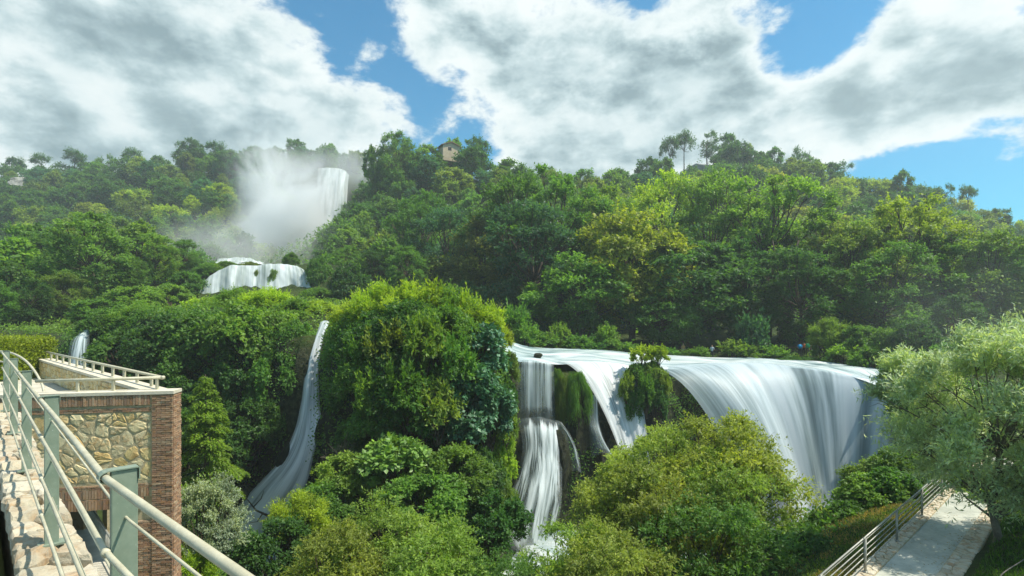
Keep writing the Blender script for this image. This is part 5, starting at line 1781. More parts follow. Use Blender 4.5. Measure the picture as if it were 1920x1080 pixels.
def adopt(name, mb, mat, parent, smooth=True):
    o = ob(name, mb.mesh(name, mat, smooth), parent)
    # geometry is in world coordinates: cancel the parents' transforms
    m = Matrix.Identity(4)
    p = parent
    chain = []
    while p is not None:
        chain.append(p.matrix_basis if p.matrix_parent_inverse == Matrix.Identity(4) else p.matrix_parent_inverse @ p.matrix_basis)
        p = p.parent
    t = Matrix.Identity(4)
    for c in reversed(chain):
        t = t @ c
    o.matrix_parent_inverse = t.inverted()
    return o


TUBES = [(-0.530, 0.0125), (-0.785, 0.0100), (-1.055, 0.0100), (-1.30, 0.0100)]
BEND = Vector((0.765, -0.644, 0))


def rl(a, b, z):
    return at(a, b, z) if a >= 0 else P1 + E2 * b - BEND * a + Vector((0, 0, z))


RODS = [-0.675, -0.94, -1.19]
for k, (z, r) in enumerate(TUBES):
    mb = MB()
    a0, a1 = -1.7, 10.0
    mb.tube([rl(a, -0.056 + (0.006 if k else 0.0), z + 0.003 * math.sin(a * 1.3)) for a in np.concatenate([np.linspace(a0, -0.06, 5), np.linspace(0.06, a1, 14)])], r, 14)
    adopt('handrail' if k == 0 else 'tube_rail', mb, M_RAIL, rail)
for z in RODS:
    mb = MB()
    mb.tube([rl(a, 0.0, z) for a in (-1.7, -0.8, -0.06, 0.06, 3.0, 6.0, 10.0)], 0.0048, 8)
    adopt('rod', mb, M_RAIL, rail)
for i in range(-1, 5):
    a = i * SP
    if i < 0:
        continue
    mb = MB()
    mb.box((a - 0.015, -0.038, -1.56), (a + 0.015, 0.038, -0.512), Mw)
    po = adopt('post', mb, M_POST, rail, False)
    bv = po.modifiers.new('bevel', 'BEVEL')
    bv.width = 0.004
    bv.segments = 2
    mb = MB()
    mb.box((a - 0.05, -0.07, -1.505), (a + 0.05, 0.07, -1.492), Mw)
    adopt('base_plate', mb, M_POST, po, False)
    # strap over the top of the post and round the handrail
    mb = MB()
    prof = [(0.043, -0.55), (0.043, -0.512), (0.037, -0.5065), (-0.046, -0.5065), (-0.060, -0.510), (-0.071, -0.519), (-0.074, -0.532), (-0.068, -0.543), (-0.056, -0.548), (-0.040, -0.546)]
    prof_in = [(0.0395, -0.55), (0.0395, -0.5115), (0.037, -0.5105), (-0.046, -0.5105), (-0.058, -0.5135), (-0.0675, -0.521), (-0.070, -0.532), (-0.0655, -0.540), (-0.056, -0.5445), (-0.040, -0.5425)]
    V = []
    for aa in (a - 0.022, a + 0.022):
        for (b, z) in prof:
            V.append(tuple(at(aa, b, z)))
        for (b, z) in prof_in:
            V.append(tuple(at(aa, b, z)))
    n = len(prof)
    Qs = []
    for k in range(n - 1):
        Qs += [(k, k + 1, 2 * n + k + 1, 2 * n + k), (n + k, 3 * n + k, 3 * n + k + 1, n + k + 1), (k, n + k, n + k + 1, k + 1), (2 * n + k, 2 * n + k + 1, 3 * n + k + 1, 3 * n + k)]
    mb.add(V, Qs)
    adopt('strap', mb, M_POST, po, False)
    for z, r in TUBES[1:]:
        mb = MB()
        mb.tube([at(a - 0.014, -0.050, z), at(a + 0.014, -0.050, z)], r + 0.005, 12)
        adopt('clamp', mb, M_RAIL, po)
tag(rail, 'green-grey steel railing with round tubes running along the walkway', 'railing')

# lower path under the terrace with its baluster rail
mb = MB()
mb.box((-3, 0.17, -7.9), (60, 2.55, -7.2), Mw)
lp = ob('lower_path', mb.mesh('lower_path', M_CONC))
tag(lp, 'sunlit concrete path passing through the opening under the terrace', 'path', kind='structure')
br = ob('baluster_railing', None, loc=tuple(at(14, 2.35, -7.2)))
mb = MB()
mb.tube([at(12, 2.35, -6.2), at(26, 2.35, -6.2)], 0.03, 8)
adopt('handrail', mb, M_STEEL, br)
mb = MB()
mb.tube([at(12, 2.35, -7.05), at(26, 2.35, -7.05)], 0.02, 6)
adopt('bottom_rail', mb, M_STEEL, br)
for a in np.arange(12.1, 26, 0.16):
    mb = MB()
    mb.tube([at(a, 2.35, -7.05), at(a, 2.35, -6.2)], 0.011, 5)
    adopt('baluster', mb, M_STEEL, br)
tag(br, 'thin steel baluster railing along the lower concrete path', 'railing')

# ------------------------------------------------------------------ terrace
TY = 16.0
TROT = R(12.0)         # the front is turned a little towards the sun
ZT = -2.12
xr = (325 - 960) / F * TY            # right corner
terr = ob('terrace', None, loc=(xr, TY, -9))
XL = -19.0
FR = Matrix.Translation((xr, TY, 0)) @ Matrix.Rotation(TROT, 4, 'Z') @ Matrix.Translation((-xr, -TY, 0))


def xw(px):
    """place along the turned front, measured before turning"""
    k = (px - 960) / F
    return xr - (xr - TY * k) / (math.cos(TROT) - k * math.sin(TROT))


xj = xw(252)           # jamb of the passage
xo = xw(60)
zs_ = -5.25                          # soffit of the flat arch
xp = xw(286)            # left edge of the brick pilaster
DTH = 0.55


def tbox(name, lo, hi, mat, parent=None):
    mb = MB()
    mb.box(lo, hi, FR)
    return adopt(name, mb, mat, parent or terr, False)


tbox('wall_core', (XL, TY + 0.006, zs_), (xr - 0.02, TY + DTH, ZT - 0.092), M_MORTAR)
tbox('pier', (xj, TY + 0.061, -10), (xr - 0.021, TY + DTH - 0.002, zs_ - 0.002), M_MORTAR)
tbox('pier', (XL, TY + 0.061, -10), (xo, TY + DTH - 0.002, zs_ - 0.002), M_MORTAR)
# inner pier seen through the opening
mb = MB()
mb.box((-15.3, 18.3, -7.6), (-14.7, 18.9, -3.2))
adopt('inner_pier', mb, M_BRICK, terr, False)
# side wall along the gorge at 45 degrees, parapet with coping
D1 = Vector((-0.75, 0.66, 0)).normalized()
D2 = Vector((D1.y, -D1.x, 0))
corner = Vector((xr, TY, 0))
Mt = frame(corner, D1, D2, Vector((0, 0, 1)))
LT_ = 23.0
mb = MB()
mb.box((0.75, -0.50, -5.2), (LT_, -0.02, ZT - 0.10), Mt)
for a0_, a1_ in ((5.6, 6.3), (10.5, 11.2), (15.0, 23.0)):
    mb.box((a0_, -0.48, -10), (a1_, -0.04, -5.202), Mt)
adopt('parapet_wall', mb, M_MORTAR, terr, False)
mb = MB()
mb.box((0.42, -0.56, ZT - 0.098), (LT_, 0.06, ZT), Mt)
cp = adopt('coping', mb, M_COPE, terr, False)
mb = MB()
mb.box((XL, TY - 0.06, ZT - 0.09), (xr + 0.03, TY + DTH + 0.02, ZT + 0.004), FR)
adopt('coping', mb, M_COPE, terr, False)
# floor of the terrace
fl = MB()
V = [tuple(FR @ Vector((XL, TY + DTH, -3.12))), tuple(FR @ Vector((xr - 0.9, TY + DTH, -3.12)))] + [tuple(corner + D1 * LT_ + D2 * -0.4 + Vector((0, 0, -3.12)))] + [(-34, 31.5, -3.12)]
V2 = [(v[0], v[1], -3.5) for v in V]
fl.add(V + V2, [(0, 1, 2, 3), (4, 7, 6, 5), (0, 4, 5, 1), (1, 5, 6, 2), (2, 6, 7, 3), (3, 7, 4, 0)])
adopt('terrace_floor', fl, M_CONC, terr, False)
# bricks of the pilaster, the soldier courses and the flat arch: real bricks, joined by part
rng = np.random.default_rng(41)


def brick_part(name, items):
    mb = MB()
    for lo, hi, M in items:
        mb.box(lo, hi, M if M is not None else FR)
    o = adopt(name, mb, M_BRICK, terr, False)
    o['kind'] = 'stuff'
    return o


def courses(x0, x1, z0, z1, yface, M=None, bl=0.25, bh=0.062, j=0.012, wob=0.02):
    it = []
    z = z0
    r = 0
    while z + bh <= z1 + 1e-6:
        x = x0 - (bl / 2 if r % 2 else 0)
        while x < x1:
            a, b = max(x, x0), min(x + bl - j, x1)
            if b - a > 0.03:
                it.append(((a, yface - rng.uniform(0, wob), z), (b, yface + 0.12, z + bh - j), M))
            x += bl
        z += bh
        r += 1
    return it


def soldiers(x0, x1, z0, z1, yface, bw=0.075, j=0.012):
    it = []
    x = x0
    while x + bw <= x1:
        it.append(((x, yface - rng.uniform(0, 0.02), z0 + rng.uniform(0, 0.012)), (x + bw - j, yface + 0.12, z1 - rng.uniform(0, 0.012)), None))
        x += bw
    return it


brick_part('pilaster_brick', courses(xp, xr - 0.005, -8.0, ZT - 0.095, TY - 0.035) + courses(xj, xp - 0.01, -8.0, -5.9, TY - 0.012))
brick_part('soldier_brick', soldiers(XL + 0.5, xp - 0.01, ZT - 0.40, ZT - 0.095, TY - 0.03))
brick_part('band_brick', courses(XL + 0.5, xp - 0.01, ZT - 0.40 - 0.19, ZT - 0.405, TY - 0.01))
brick_part('arch_brick', soldiers(xo, xp - 0.01, -5.56 + 0.33, -5.56 + 0.59, TY - 0.01) + soldiers(xo, xj + 0.3, -5.56, -5.56 + 0.315, TY - 0.02) + courses(xo, xp - 0.01, -4.96, -4.80, TY - 0.005))
# pilaster return along the gorge side
brick_part('return_brick', [(lo, hi, FR @ frame(corner, Vector((0, 1, 0)), Vector((-1, 0, 0)), Vector((0, 0, 1)))) for lo, hi, _ in courses(0.0, DTH + 0.01, -8.0, ZT - 0.095, -0.004)])
# rubble stones of the front
zt0, zt1 = -4.78, ZT - 0.61
rng = np.random.default_rng(43)
pts = jgrid(rng, xo - 0.6, xp - 0.02, zt0, zt1, 0.44, 0.35, 0.42)
pts = np.concatenate([pts, np.stack([rng.uniform(xo - 0.6, xp - 0.02, 22), rng.uniform(zt0, zt1, 22)], -1)])
stones('stone', terr, pts, (xo - 0.6, xp - 0.02, zt0, zt1), 0.018, 0.042, M_STONE, 44, FR @ frame(Vector((0, TY + 0.03, 0)), Vector((1, 0, 0)), Vector((0, 0, 1)), Vector((0, -1, 0))))
Minv = terr.matrix_basis.inverted()
for o in terr.children:
    if o.name.split('.')[0] == 'stone':
        o.matrix_parent_inverse = Minv
# small rubble on the inner face of the parapet, too small to pick apart
mb = MB()
pts = jgrid(rng, 0.9, LT_, -3.1, ZT - 0.12, 0.30, 0.22, 0.3)
Mi_ = frame(corner + D2 * -0.50, D1, Vector((0, 0, 1)), -D2)
for poly in voronoi(pts, (0.9, LT_, -3.1, ZT - 0.12)):
    mb.add(*stone_geo(poly, 0.02, 0.04, rng, Mi_))
o = adopt('rubble', mb, M_STONE, terr, False)
o['kind'] = 'stuff'
tag(terr, 'stone and brick terrace with arched passage below and pale coping', 'terrace')

# low tube rail on the terrace coping
tr_ = ob('terrace_railing', None, loc=(xr, TY, ZT))
A0 = FR @ Vector((xw(55), TY + 0.28, ZT + 0.34))
A1 = corner + Vector((-0.52, 0.30, ZT + 0.36))
A2 = corner + D1 * 22.6 + D2 * -0.2 + Vector((0, 0, ZT + 0.36))
mb = MB()
mb.tube([A0, A1], 0.05, 10)
adopt('front_rail', mb, M_RAIL, tr_)
mb = MB()
mb.tube([A1, A2], 0.05, 10)
adopt('side_rail', mb, M_RAIL, tr_)
mb = MB()
mb.tube([A1 + Vector((-0.04, 0, 0)), A1 + Vector((0.05, 0, 0))], 0.058, 10)
adopt('corner_cap', mb, M_RAIL, tr_)
for p in [A0.lerp(A1, t) for t in (0.32, 0.60, 0.955)] + [A1.lerp(A2, t) for t in np.linspace(0.05, 0.98, 14)]:
    mb = MB()
    mb.box((p.x - 0.035, p.y - 0.035, ZT), (p.x + 0.035, p.y + 0.035, p.z))
    adopt('short_post', mb, M_RAIL, tr_, False)
tag(tr_, 'low cream tube rail on short posts along the terrace coping', 'railing')

# curved pipe hoop on the terrace
hp = ob('pipe_hoop', None, loc=tuple(P(84, 735, 16.5)))
mb = MB()
mb.tube(catmull([P(*a) for a in [(-20, 660, 19), (0, 659, 18.6), (22, 662, 18.2), (45, 674, 17.6), (62, 692, 17.1), (74, 711, 16.75), (81, 728, 16.5), (84, 760, 16.4)]], 24), 0.035, 8)
adopt('pipe', mb, M_RAIL, hp)
mb = MB()
mb.tube(catmull([P(*a) for a in [(-20, 676, 20), (10, 680, 19.3), (28, 700, 18.6), (34, 728, 18.2), (35, 760, 18.0)]], 20), 0.03, 8)
adopt('pipe', mb, M_RAIL, hp)
tag(hp, 'thin curved pipe hoop rising over the terrace edge', 'pipe hoop')

# clipped hedge
hd = ob('hedge', None, loc=(-27.5, 28.6, -3.12))
rng = np.random.default_rng(51)
n = 26000
fc = rng.integers(0, 4, n)
hx, hy, hz2 = 1.75, 1.5, 2.05
u = rng.uniform(-1, 1, n)
v = rng.uniform(-1, 1, n)
pos = np.where((fc == 0)[:, None], np.stack([u * hx, v * hy, np.full(n, hz2)], -1),
               np.where((fc == 1)[:, None], np.stack([u * hx, np.full(n, -hy), (v + 1) / 2 * hz2], -1),
                        np.where((fc == 2)[:, None], np.stack([np.full(n, hx), v * hy, (u + 1) / 2 * hz2], -1), np.stack([u * hx * .95, v * hy * .95, rng.uniform(0, hz2, n)], -1))))
pos = pos + rng.normal(size=(n, 3)) * 0.09
V, Qd, tn = leaves(pos, rdir(rng, n) + np.array([0, -0.2, 0.4]), rdir(rng, n) * 0.7 + np.array([0.2, -0.5, 0.8]), 0.12 * rng.uniform(0.7, 1.3, n), 0.065 * np.ones(n), rng.uniform(0, 1, n))
ob('foliage', mesh_np('foliage', V, Qd, mats=M_LEAF, tint=tn), hd, color=(0.20, 0.26, 0.02))
mb = MB()
for k in range(9):
    x, y = rng.uniform(-1.4, 1.4), rng.uniform(-1.2, 1.2)
    mb.tube([(x, y, 0), (x + 0.1, y, 0.9), (x, y + 0.1, 1.8)], [0.05, 0.035, 0.01], 5)
ob('stem', mb.mesh('stem', M_BARK, True), hd)
tag(hd, 'square-clipped bright green hedge on the terrace', 'hedge')

# ------------------------------------------------------------------ railed path below, on the gorge side
def pf(a, b, z):
    x, y = pathframe(a, b)
    return Vector((x, y, z))


def slab(name, b0, b1, ztop, mat, a0=-8, a1=20, crack=False):
    mb = MB()
    mb.add([tuple(pf(a, b, z)) for z in (ztop, ztop - 0.6) for (a, b) in ((a0, b0), (a1, b0), (a1, b1), (a0, b1))],
           [(0, 3, 2, 1), (4, 5, 6, 7), (0, 1, 5, 4), (1, 2, 6, 5), (2, 3, 7, 6), (3, 0, 4, 7)])
    return ob(name, mb.mesh(name, mat))


pth = slab('path', 0.28, 1.42, -7.2, M_PATH)
tag(pth, 'pale grey concrete path with stone edging under the willow', 'path', kind='structure')
for nm, b0, b1, seed, lb, sx in [('path_edging', -0.16, 0.275, 61, 'pale stone edging under the path railing', 0.30), ('stone_verge', 1.425, 1.95, 62, 'flat stone verge between the path and the grass', 0.36)]:
    ed = ob(nm, None, loc=tuple(pf(0, b0, -7.2)))
    mb = MB()
    mb.add([tuple(pf(a, b, z)) for z in (-7.19, -7.8) for (a, b) in ((-8, b0), (20, b0), (20, b1), (-8, b1))],
           [(0, 3, 2, 1), (4, 5, 6, 7), (0, 1, 5, 4), (1, 2, 6, 5), (2, 3, 7, 6), (3, 0, 4, 7)])
    adopt('bed', mb, M_MORTAR, ed, False)
    rng = np.random.default_rng(seed)
    pts = jgrid(rng, -1.6, 12.0, b0, b1, sx, 0.22, 0.30)
    Mp = frame(pf(0, 0, -7.19), Vector((0.7516, 0.6596, 0)), Vector((0.6596, -0.7516, 0)), Vector((0, 0, 1)))
    stones('stone', ed, pts, (-1.6, 12.0, b0, b1), 0.010, 0.04, M_PALE, seed, Mp)
    inv = ed.matrix_basis.inverted()
    for o in ed.children:
        o.matrix_parent_inverse = inv
    tag(ed, lb, 'stone edging')
prl = ob('path_railing', None, loc=tuple(pf(0, 0.05, -7.2)))
for z, r in [(-6.22, 0.024), (-6.30, 0.009), (-6.46, 0.016), (-6.62, 0.009), (-6.78, 0.016), (-6.98, 0.016)]:
    mb = MB()
    mb.tube([pf(-5, 0.02, z), pf(16.5, 0.02, z)], r, 8)
    adopt('rail', mb, M_STEEL, prl)
for a in (-3.35, 0.0, 3.25, 6.6, 9.9, 13.2, 16.5):
    mb = MB()
    mb.tube([pf(a, 0.06, -7.3), pf(a, 0.06, -6.23)], 0.036, 10)
    po = adopt('post', mb, M_STEEL, prl)
    mb = MB()
    mb.tube([pf(a - 0.07, 0.04, -6.215), pf(a + 0.07, 0.04, -6.215)], 0.034, 8)
    adopt('cap', mb, M_STEEL, po)
    mb = MB()
    mb.tube([pf(a, 0.06, -7.16), pf(a, 0.06, -7.135)], 0.075, 10)
    adopt('base_plate', mb, M_STEEL, po)
tag(prl, 'steel railing with thin rods beside the lower path', 'railing')
rng = np.random.default_rng(91)
n = 260
aa, bb = rng.uniform(-1.5, 8, n), np.where(rng.uniform(size=n) < 0.6, 1.42 - np.abs(rng.normal(size=n)) * 0.16, rng.uniform(0.3, 1.4, n))
lpos = np.array([tuple(pf(a, b, -7.193)) for a, b in zip(aa, bb)])
V, Qd, tn = leaves(lpos, rdir(rng, n) * np.array([1, 1, 0.1]), np.array([0, 0, 1.0]) + rdir(rng, n) * 0.2, rng.uniform(0.04, 0.09, n), rng.uniform(0.02, 0.035, n), rng.uniform(0, 1, n))
tag(ob('leaf_litter', mesh_np('leaf_litter', V, Qd, mats=M_LEAF, tint=tn), color=(0.20, 0.14, 0.05)), 'fallen dry leaves scattered along the lower path', 'leaves', kind='stuff')
cb = MB()
cb.tube(catmull([pf(0.2, 3.0, -6.95), pf(1.6, 2.7, -6.9), pf(3.4, 3.0, -6.85), pf(5.5, 3.6, -6.6)], 20), 0.015, 5)
tag(ob('cable', cb.mesh('cable', M_CABLE, True)), 'thin dark cable lying on the shaded grass bank', 'cable')

# ------------------------------------------------------------------ rocks
def rock(name, loc, size, mat, seed, label, cat='rock', kind=None, res=4):
    import bmesh
    bm = bmesh.new()
    bmesh.ops.create_icosphere(bm, subdivisions=res, radius=1.0)
    rng = np.random.default_rng(seed)
    V = np.array([tuple(v.co) for v in bm.verts])
    planes = rdir(rng, 14)
    off = rng.uniform(0.5, 0.9, 14)
    for d, o_ in zip(planes, off):
        s = V @ d
        m = s > o_
        V[m] -= np.outer(s[m] - o_, d)
    V *= (1 + 0.10 * fbm(V[:, 0] * 4 + V[:, 2] * 3, V[:, 1] * 4 - V[:, 2] * 2, seed, 4, 1.3))[:, None]
    V *= np.array(size)
    for v, c in zip(bm.verts, V):
        v.co = c
    me = bpy.data.meshes.new(name)
    bm.to_mesh(me)
    bm.free()
    me.materials.append(mat)
    o = ob(name, me, loc=loc)
    o.rotation_euler = (0, 0, rng.uniform(0, 6.28))
    return tag(o, label, cat, kind=kind)


for k, (px, py, d, sz, lb) in enumerate([
    (1052, 860, 42.6, (1.1, 1.0, 2.4), 'dark wet boulder parting the stepped cascade'),
    (1035, 920, 41.2, (1.0, 1.0, 1.6), 'lower wet boulder beside the stepped cascade'),
    (1004, 860, 43.0, (2.4, 1.0, 2.6), 'dark ledge behind the fan of the stepped cascade'),
    (985, 960, 40.6, (1.9, 1.2, 2.6), 'wet ledge under the foot of the stepped cascade'),
    (1150, 850, 45.2, (2.0, 1.2, 3.0), 'dark rock in the hollow behind the curved chute'),
    (1085, 800, 45.4, (1.6, 0.9, 3.6), 'shadowed rock under the shaggy moss cushion'),
    (1218, 770, 46.6, (1.7, 1.0, 3.2), 'dark rock core of the islet'),
    (540, 860, 43.6, (1.6, 1.2, 2.2), 'dark rock behind the ribbon waterfall skirt'),
    (616, 850, 42.0, (1.2, 1.0, 3.4), 'shaded rock wall beside the ribbon waterfall'),
    (440, 930, 41.2, (1.6, 1.0, 0.9), 'low wet rock where the white skirt spreads'),
    (1008, 668, 47.5, (0.5, 0.4, 0.3), 'small brown stone in the rapids')]):
    rock('boulder', tuple(P(px, py, d)), sz, M_WETROCK, 500 + k, lb)
rock('cliff', tuple(P(1302, 336, 228)), (10, 4, 6.5), M_ROCK, 520, 'pale bare rock face under the ridge pines', 'cliff', 'structure', 4)
rock('cliff', tuple(P(75, 352, 258)), (14, 4, 4), M_ROCK, 521, 'pale rock band showing among trees on the long ridge', 'cliff', 'structure', 4)
rock('cliff', tuple(P(535, 375, 232)), (13, 7, 13), M_ROCK, 522, 'grey cliff half hidden by spray beside the high waterfall', 'cliff', 'structure', 4)
# fallen branch in the white water
mb = MB()
b0 = P(505, 968, 39.3)
mb.tube([b0, b0 + Vector((-1.0, 0, 0.45)), b0 + Vector((-1.9, 0.1, 1.5))], [0.09, 0.06, 0.02], 6)
mb.tube([b0 + Vector((-0.5, 0, 0.2)), b0 + Vector((-0.9, 0, -0.4)), b0 + Vector((-1.5, 0, -0.5))], [0.05, 0.03, 0.015], 5)
mb.tube([b0 + Vector((-1.2, 0, 0.65)), b0 + Vector((-0.6, 0, 1.3)), b0 + Vector((-0.4, 0, 1.9))], [0.045, 0.03, 0.012], 5)
tag(ob('fallen_branch', mb.mesh('fallen_branch', M_BARK, True)), 'bare dead branch lying across the white water skirt', 'branch')

# ------------------------------------------------------------------ hut on the hilltop
hb = P(842, 277, 178)
hut = ob('hut', None, loc=(hb.x, hb.y, hb.z - 3))
hut.rotation_euler = (0, 0, R(28))
mb = MB()
mb.box((-3.0, -2.2, -2.0), (3.0, 2.2, 3.0))
mb.add([(-3.0, -2.2, 3.0), (3.0, -2.2, 3.0), (0, -2.2, 4.1), (-3.0, 2.2, 3.0), (3.0, 2.2, 3.0), (0, 2.2, 4.1)], None, [(0, 1, 2), (3, 5, 4)])
ob('wall', mb.mesh('wall', M_PLASTER), hut)
mb = MB()
for s in (-1, 1):
    mb.add([(0, -2.7, 4.30), (0, 2.7, 4.30), (s * 3.6, 2.7, 2.98), (s * 3.6, -2.7, 2.98), (0, -2.7, 4.12), (0, 2.7, 4.12), (s * 3.6, 2.7, 2.80), (s * 3.6, -2.7, 2.80)],
           [(0, 1, 2, 3), (4, 7, 6, 5), (0, 3, 7, 4), (1, 5, 6, 2), (2, 6, 7, 3)])
ob('roof', mb.mesh('roof', M_TILE), hut)
mb = MB()
mb.box((-1.2, -2.24, 1.4), (0.0, -2.20, 2.5))
ob('window', mb.mesh('window', M_DARK), hut)
tag(hut, 'small tan hut with pitched roof on top of the central hill', 'hut')

# ------------------------------------------------------------------ fence and people on the far bank
fz = []
fpts = [P(px, 0, 68.0) for px in (1225, 1262, 1300, 1330, 1375, 1420, 1465, 1510, 1555)]
fpts = [Vector((p.x, 67.5 - 0.10 * max(0, p.x - 30), 0)) for p in fpts]
fpts = [Vector((p.x, p.y, hz(p.x, p.y))) for p in fpts]
fe = ob('wooden_fence', None, loc=tuple(fpts[0]))
for p in fpts:
    mb = MB()
    mb.tube([p + Vector((0, 0, -0.3)), p + Vector((0, 0, 1.15))], 0.07, 7)
    adopt('post', mb, M_WOOD, fe)
for h in (0.55, 1.0):
    for a, b in zip(fpts[:-1], fpts[1:]):
        mb = MB()
        mb.tube([a + Vector((0, 0.08, h)), b + Vector((0, 0.08, h))], 0.05, 6)
        adopt('rail', mb, M_WOOD, fe)
tag(fe, 'dark wooden post and rail fence on the shaded far bank', 'fence')

M_SKIN = simple_mat('skin', (0.42, 0.25, 0.17), (0.48, 0.30, 0.21), 4, 0.6, 0)


def cloth(name, c):
    return simple_mat(name, tuple(np.array(c) * 0.85), c, 5, 0.85, 0)


M_HAIR = cloth('hair', (0.05, 0.03, 0.02))
M_PANTS = cloth('dark_trousers', (0.03, 0.035, 0.05))


def person(loc, face, shirt, pants, label, arm=0.0, pack=None, stride=0.12):
    """one continuous skinned body; clothes are zones of its surface"""
    J = [(0, 0, 0.95), (0, 0, 1.18), (0, 0.01, 1.40), (0, 0.01, 1.50), (0, -0.01, 1.60), (0, -0.01, 1.74),
         (0.19, 0, 1.42), (0.25, 0.02, 1.15), (0.24, -0.10 - arm * 0.2, 0.92 + arm * 0.35), (0.235, -0.14 - arm * 0.25, 0.84 + arm * 0.42),
         (-0.19, 0, 1.42), (-0.25, 0.02, 1.15), (-0.24, -0.08 - arm * 0.2, 0.92 + arm * 0.4), (-0.235, -0.12 - arm * 0.25, 0.84 + arm * 0.48),
         (0.10, 0, 0.90), (0.11, -stride * 0.4, 0.50), (0.11, -stride * 0.2, 0.09), (0.12, -stride * 0.2 - 0.17, 0.04),
         (-0.10, 0, 0.90), (-0.11, stride * 0.3, 0.50), (-0.11, stride, 0.10), (-0.12, stride - 0.16, 0.04)]
    E = [(0, 1), (1, 2), (2, 3), (3, 4), (4, 5), (2, 6), (6, 7), (7, 8), (8, 9), (2, 10), (10, 11), (11, 12), (12, 13), (0, 14), (14, 15), (15, 16), (16, 17), (0, 18), (18, 19), (19, 20), (20, 21)]
    Rd = [(.16, .12), (.15, .11), (.16, .10), (.055, .055), (.085, .10), (.075, .085), (.06, .06), (.048, .048), (.036, .036), (.035, .03), (.06, .06), (.048, .048), (.036, .036), (.035, .03),
          (.10, .10), (.068, .068), (.045, .045), (.04, .03), (.10, .10), (.068, .068), (.045, .045), (.04, .03)]
    me = bpy.data.meshes.new('person_skeleton')
    me.from_pydata(J, E, [])
    o = ob('person_skeleton', me)
    md = o.modifiers.new('skin', 'SKIN')
    for i, r in enumerate(Rd):
        me.skin_vertices[0].data[i].radius = r
    me.skin_vertices[0].data[0].use_root = True
    ss = o.modifiers.new('sub', 'SUBSURF')
    ss.levels = ss.render_levels = 1
    dg = bpy.context.evaluated_depsgraph_get()
    m2 = bpy.data.meshes.new_from_object(o.evaluated_get(dg))
    bpy.data.objects.remove(o)
    bpy.data.meshes.remove(me)
    m2.name = 'person'
    m2.materials.clear()
    for m in (M_SKIN, shirt, pants, M_HAIR):
        m2.materials.append(m)
    for p in m2.polygons:
        c = p.center
        k = 0
        if c.z < 0.98 and abs(c.x) < 0.21:
            k = 2 if c.z > 0.12 else 3
        elif c.z < 1.47 and not (abs(c.x) > 0.2 and c.z < 1.2):
            k = 1
        elif c.z > 1.70 or (c.z > 1.56 and c.y > 0.03):
            k = 3
        p.material_index = k
        p.use_smooth = True
    o = ob('person', m2, loc=loc)
    o.rotation_euler = (0, 0, face)
    if pack is not None:
        mb = MB()
        mb.tube([(0, 0.16, 1.02), (0, 0.20, 1.15), (0, 0.20, 1.34), (0, 0.15, 1.46)], [0.13, 0.17, 0.16, 0.09], 8)
        ob('backpack', mb.mesh('backpack', pack, True), o)
    tag(o, label, 'person', 'people on the far bank')


PEOPLE = [(1225, 67.6, 0.4, (0.10, 0.06, 0.05), (0.03, 0.03, 0.04), 'person in dark clothes holding a camera behind the islet bush', 1.4, None),
          (1281, 67.8, 0.2, (0.55, 0.33, 0.10), (0.55, 0.55, 0.55), 'person in orange top and pale shorts on the shaded bank', 0.2, None),
          (1335, 67.2, -0.2, (0.45, 0.55, 0.62), (0.03, 0.035, 0.05), 'person in light blue shirt leaning at the wooden fence', 0.9, (0.03, 0.035, 0.05)),
          (1001, 67.5, 0.0, (0.55, 0.62, 0.66), (0.03, 0.03, 0.05), 'person in pale top beneath the drooping trees by the rapids', 0.2, None),
          (1500, 65.5, 2.6, (0.02, 0.32, 0.62), (0.03, 0.035, 0.05), 'hiker in bright blue', 0.3, (0.02, 0.36, 0.70)),
          (1507, 65.8, 2.9, (0.62, 0.16, 0.06), (0.05, 0.04, 0.04), 'hiker in orange-red between two others', 0.3, None),
          (1514, 65.5, 3.2, (0.03, 0.45, 0.16), (0.05, 0.05, 0.05), 'hiker in bright green at the end of the trio', 0.3, (0.03, 0.50, 0.18))]
PEOPLE[4] = PEOPLE[4][:5] + ('hiker in bright blue with a blue pack on the bank',) + PEOPLE[4][6:]
for k, (px, d, face, c, pc, lb, arm, pk) in enumerate(PEOPLE):
    p = P(px, 0, d)
    person((p.x, d, hz(p.x, d) + 0.02), face, cloth(f'shirt_cloth_{k}', c), cloth(f'trouser_cloth_{k}', pc), lb, arm, cloth(f'pack_cloth_{k}', pk) if pk else None)

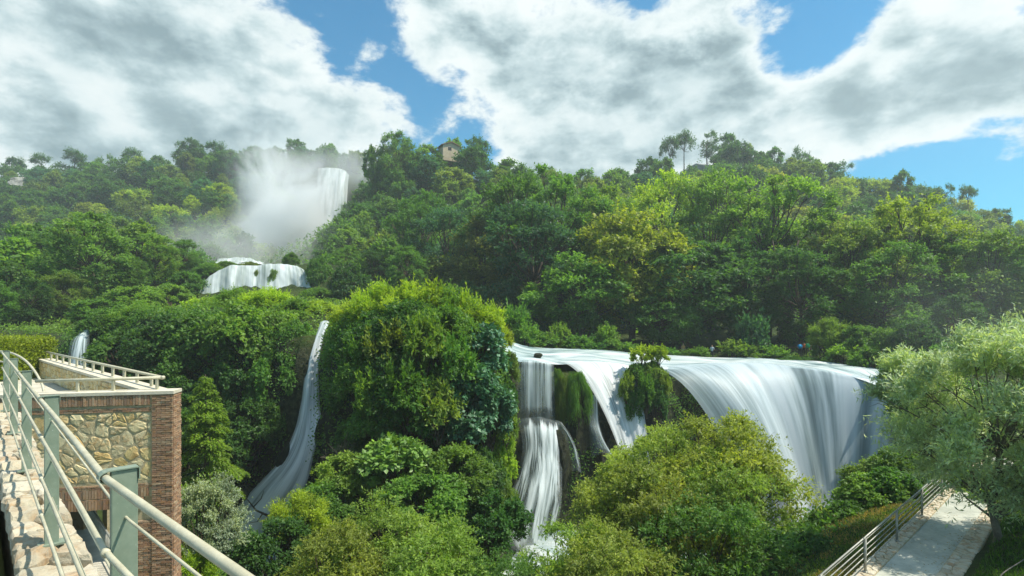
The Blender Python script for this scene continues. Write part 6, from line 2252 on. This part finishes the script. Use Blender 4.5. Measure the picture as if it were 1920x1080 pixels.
# ------------------------------------------------------------------ spray and air
def mist(name, loc, rad, dens, scale, label, thr=0.42, rot=0.0):
    import bmesh
    bm = bmesh.new()
    bmesh.ops.create_icosphere(bm, subdivisions=3, radius=1.0)
    me = bpy.data.meshes.new(name)
    bm.to_mesh(me)
    bm.free()
    m, g = new_mat(name)
    tc = g.n('ShaderNodeTexCoord')
    p = tc.outputs['Object']
    r = g.vmath('LENGTH', p)
    fall = g.mapr(r, 0.15, 1.0, 1.0, 0.0)
    n = g.noise(g.vmath('MULTIPLY', p, (rad[0] * scale, rad[1] * scale, rad[2] * scale * 0.6)), 1.0, 5.0, 0.6, 0.7)
    d = g.math('MULTIPLY', g.math('MULTIPLY', fall, fall), g.mapr(n, thr - 0.07, thr + 0.20))
    pv = g.n('ShaderNodeVolumePrincipled')
    pv.inputs['Color'].default_value = (0.995, 1.0, 1.0, 1)
    g.put(pv.inputs['Density'], g.math('MULTIPLY', d, dens))
    pv.inputs['Anisotropy'].default_value = 0.0
    out(g, None, vol=pv.outputs[0])
    me.materials.append(m)
    o = ob(name, me, loc=loc)
    o.scale = rad
    o.rotation_euler = (0, rot, 0)
    tag(o, label, 'mist', kind='stuff')
    return o


mist('mist', tuple(P(530, 425, 185)), (22, 20, 42), 0.42, 0.12, 'white spray cloud sweeping down from the high waterfall', rot=R(38))
mist('mist', tuple(P(500, 345, 200)), (20, 14, 32), 0.24, 0.12, 'thin spray drifting up the dark cliff beside the high waterfall', rot=R(-8))
mist('mist', tuple(P(675, 318, 212)), (20, 14, 13), 0.08, 0.08, 'wisp of spray behind the central hill', rot=R(30))
mist('mist', tuple(P(460, 470, 125)), (36, 26, 13), 0.05, 0.06, 'low veil of spray over the middle cascade')
mist('mist', tuple(P(1860, 590, 45)), (15, 12, 10), 0.008, 0.10, 'faint drifting spray beyond the willow')
mist('mist', tuple(P(1545, 970, 41)), (6.5, 3.5, 3.2), 0.28, 0.5, 'spray rising from the foot of the main falls')
mist('mist', tuple(P(455, 1010, 38.5)), (3.2, 2.0, 1.5), 0.25, 0.8, 'spray at the foot of the ribbon waterfall')
mist('mist', tuple(P(990, 1010, 37.5)), (2.6, 1.6, 1.6), 0.25, 0.8, 'spray at the foot of the stepped cascade')

import bmesh
bm = bmesh.new()
bmesh.ops.create_cube(bm, size=1.0)
me = bpy.data.meshes.new('haze')
bm.to_mesh(me)
bm.free()
m, g = new_mat('haze')
pv = g.n('ShaderNodeVolumePrincipled')
pv.inputs['Color'].default_value = (0.88, 0.96, 1.0, 1)
pv.inputs['Density'].default_value = 0.0005
pv.inputs['Anisotropy'].default_value = 0.2
out(g, None, vol=pv.outputs[0])
me.materials.append(m)
hzb = ob('haze', me, loc=(0, 155, 40))
hzb.scale = (780, 410, 160)
tag(hzb, 'thin bluish haze filling the whole valley', 'haze', kind='stuff')
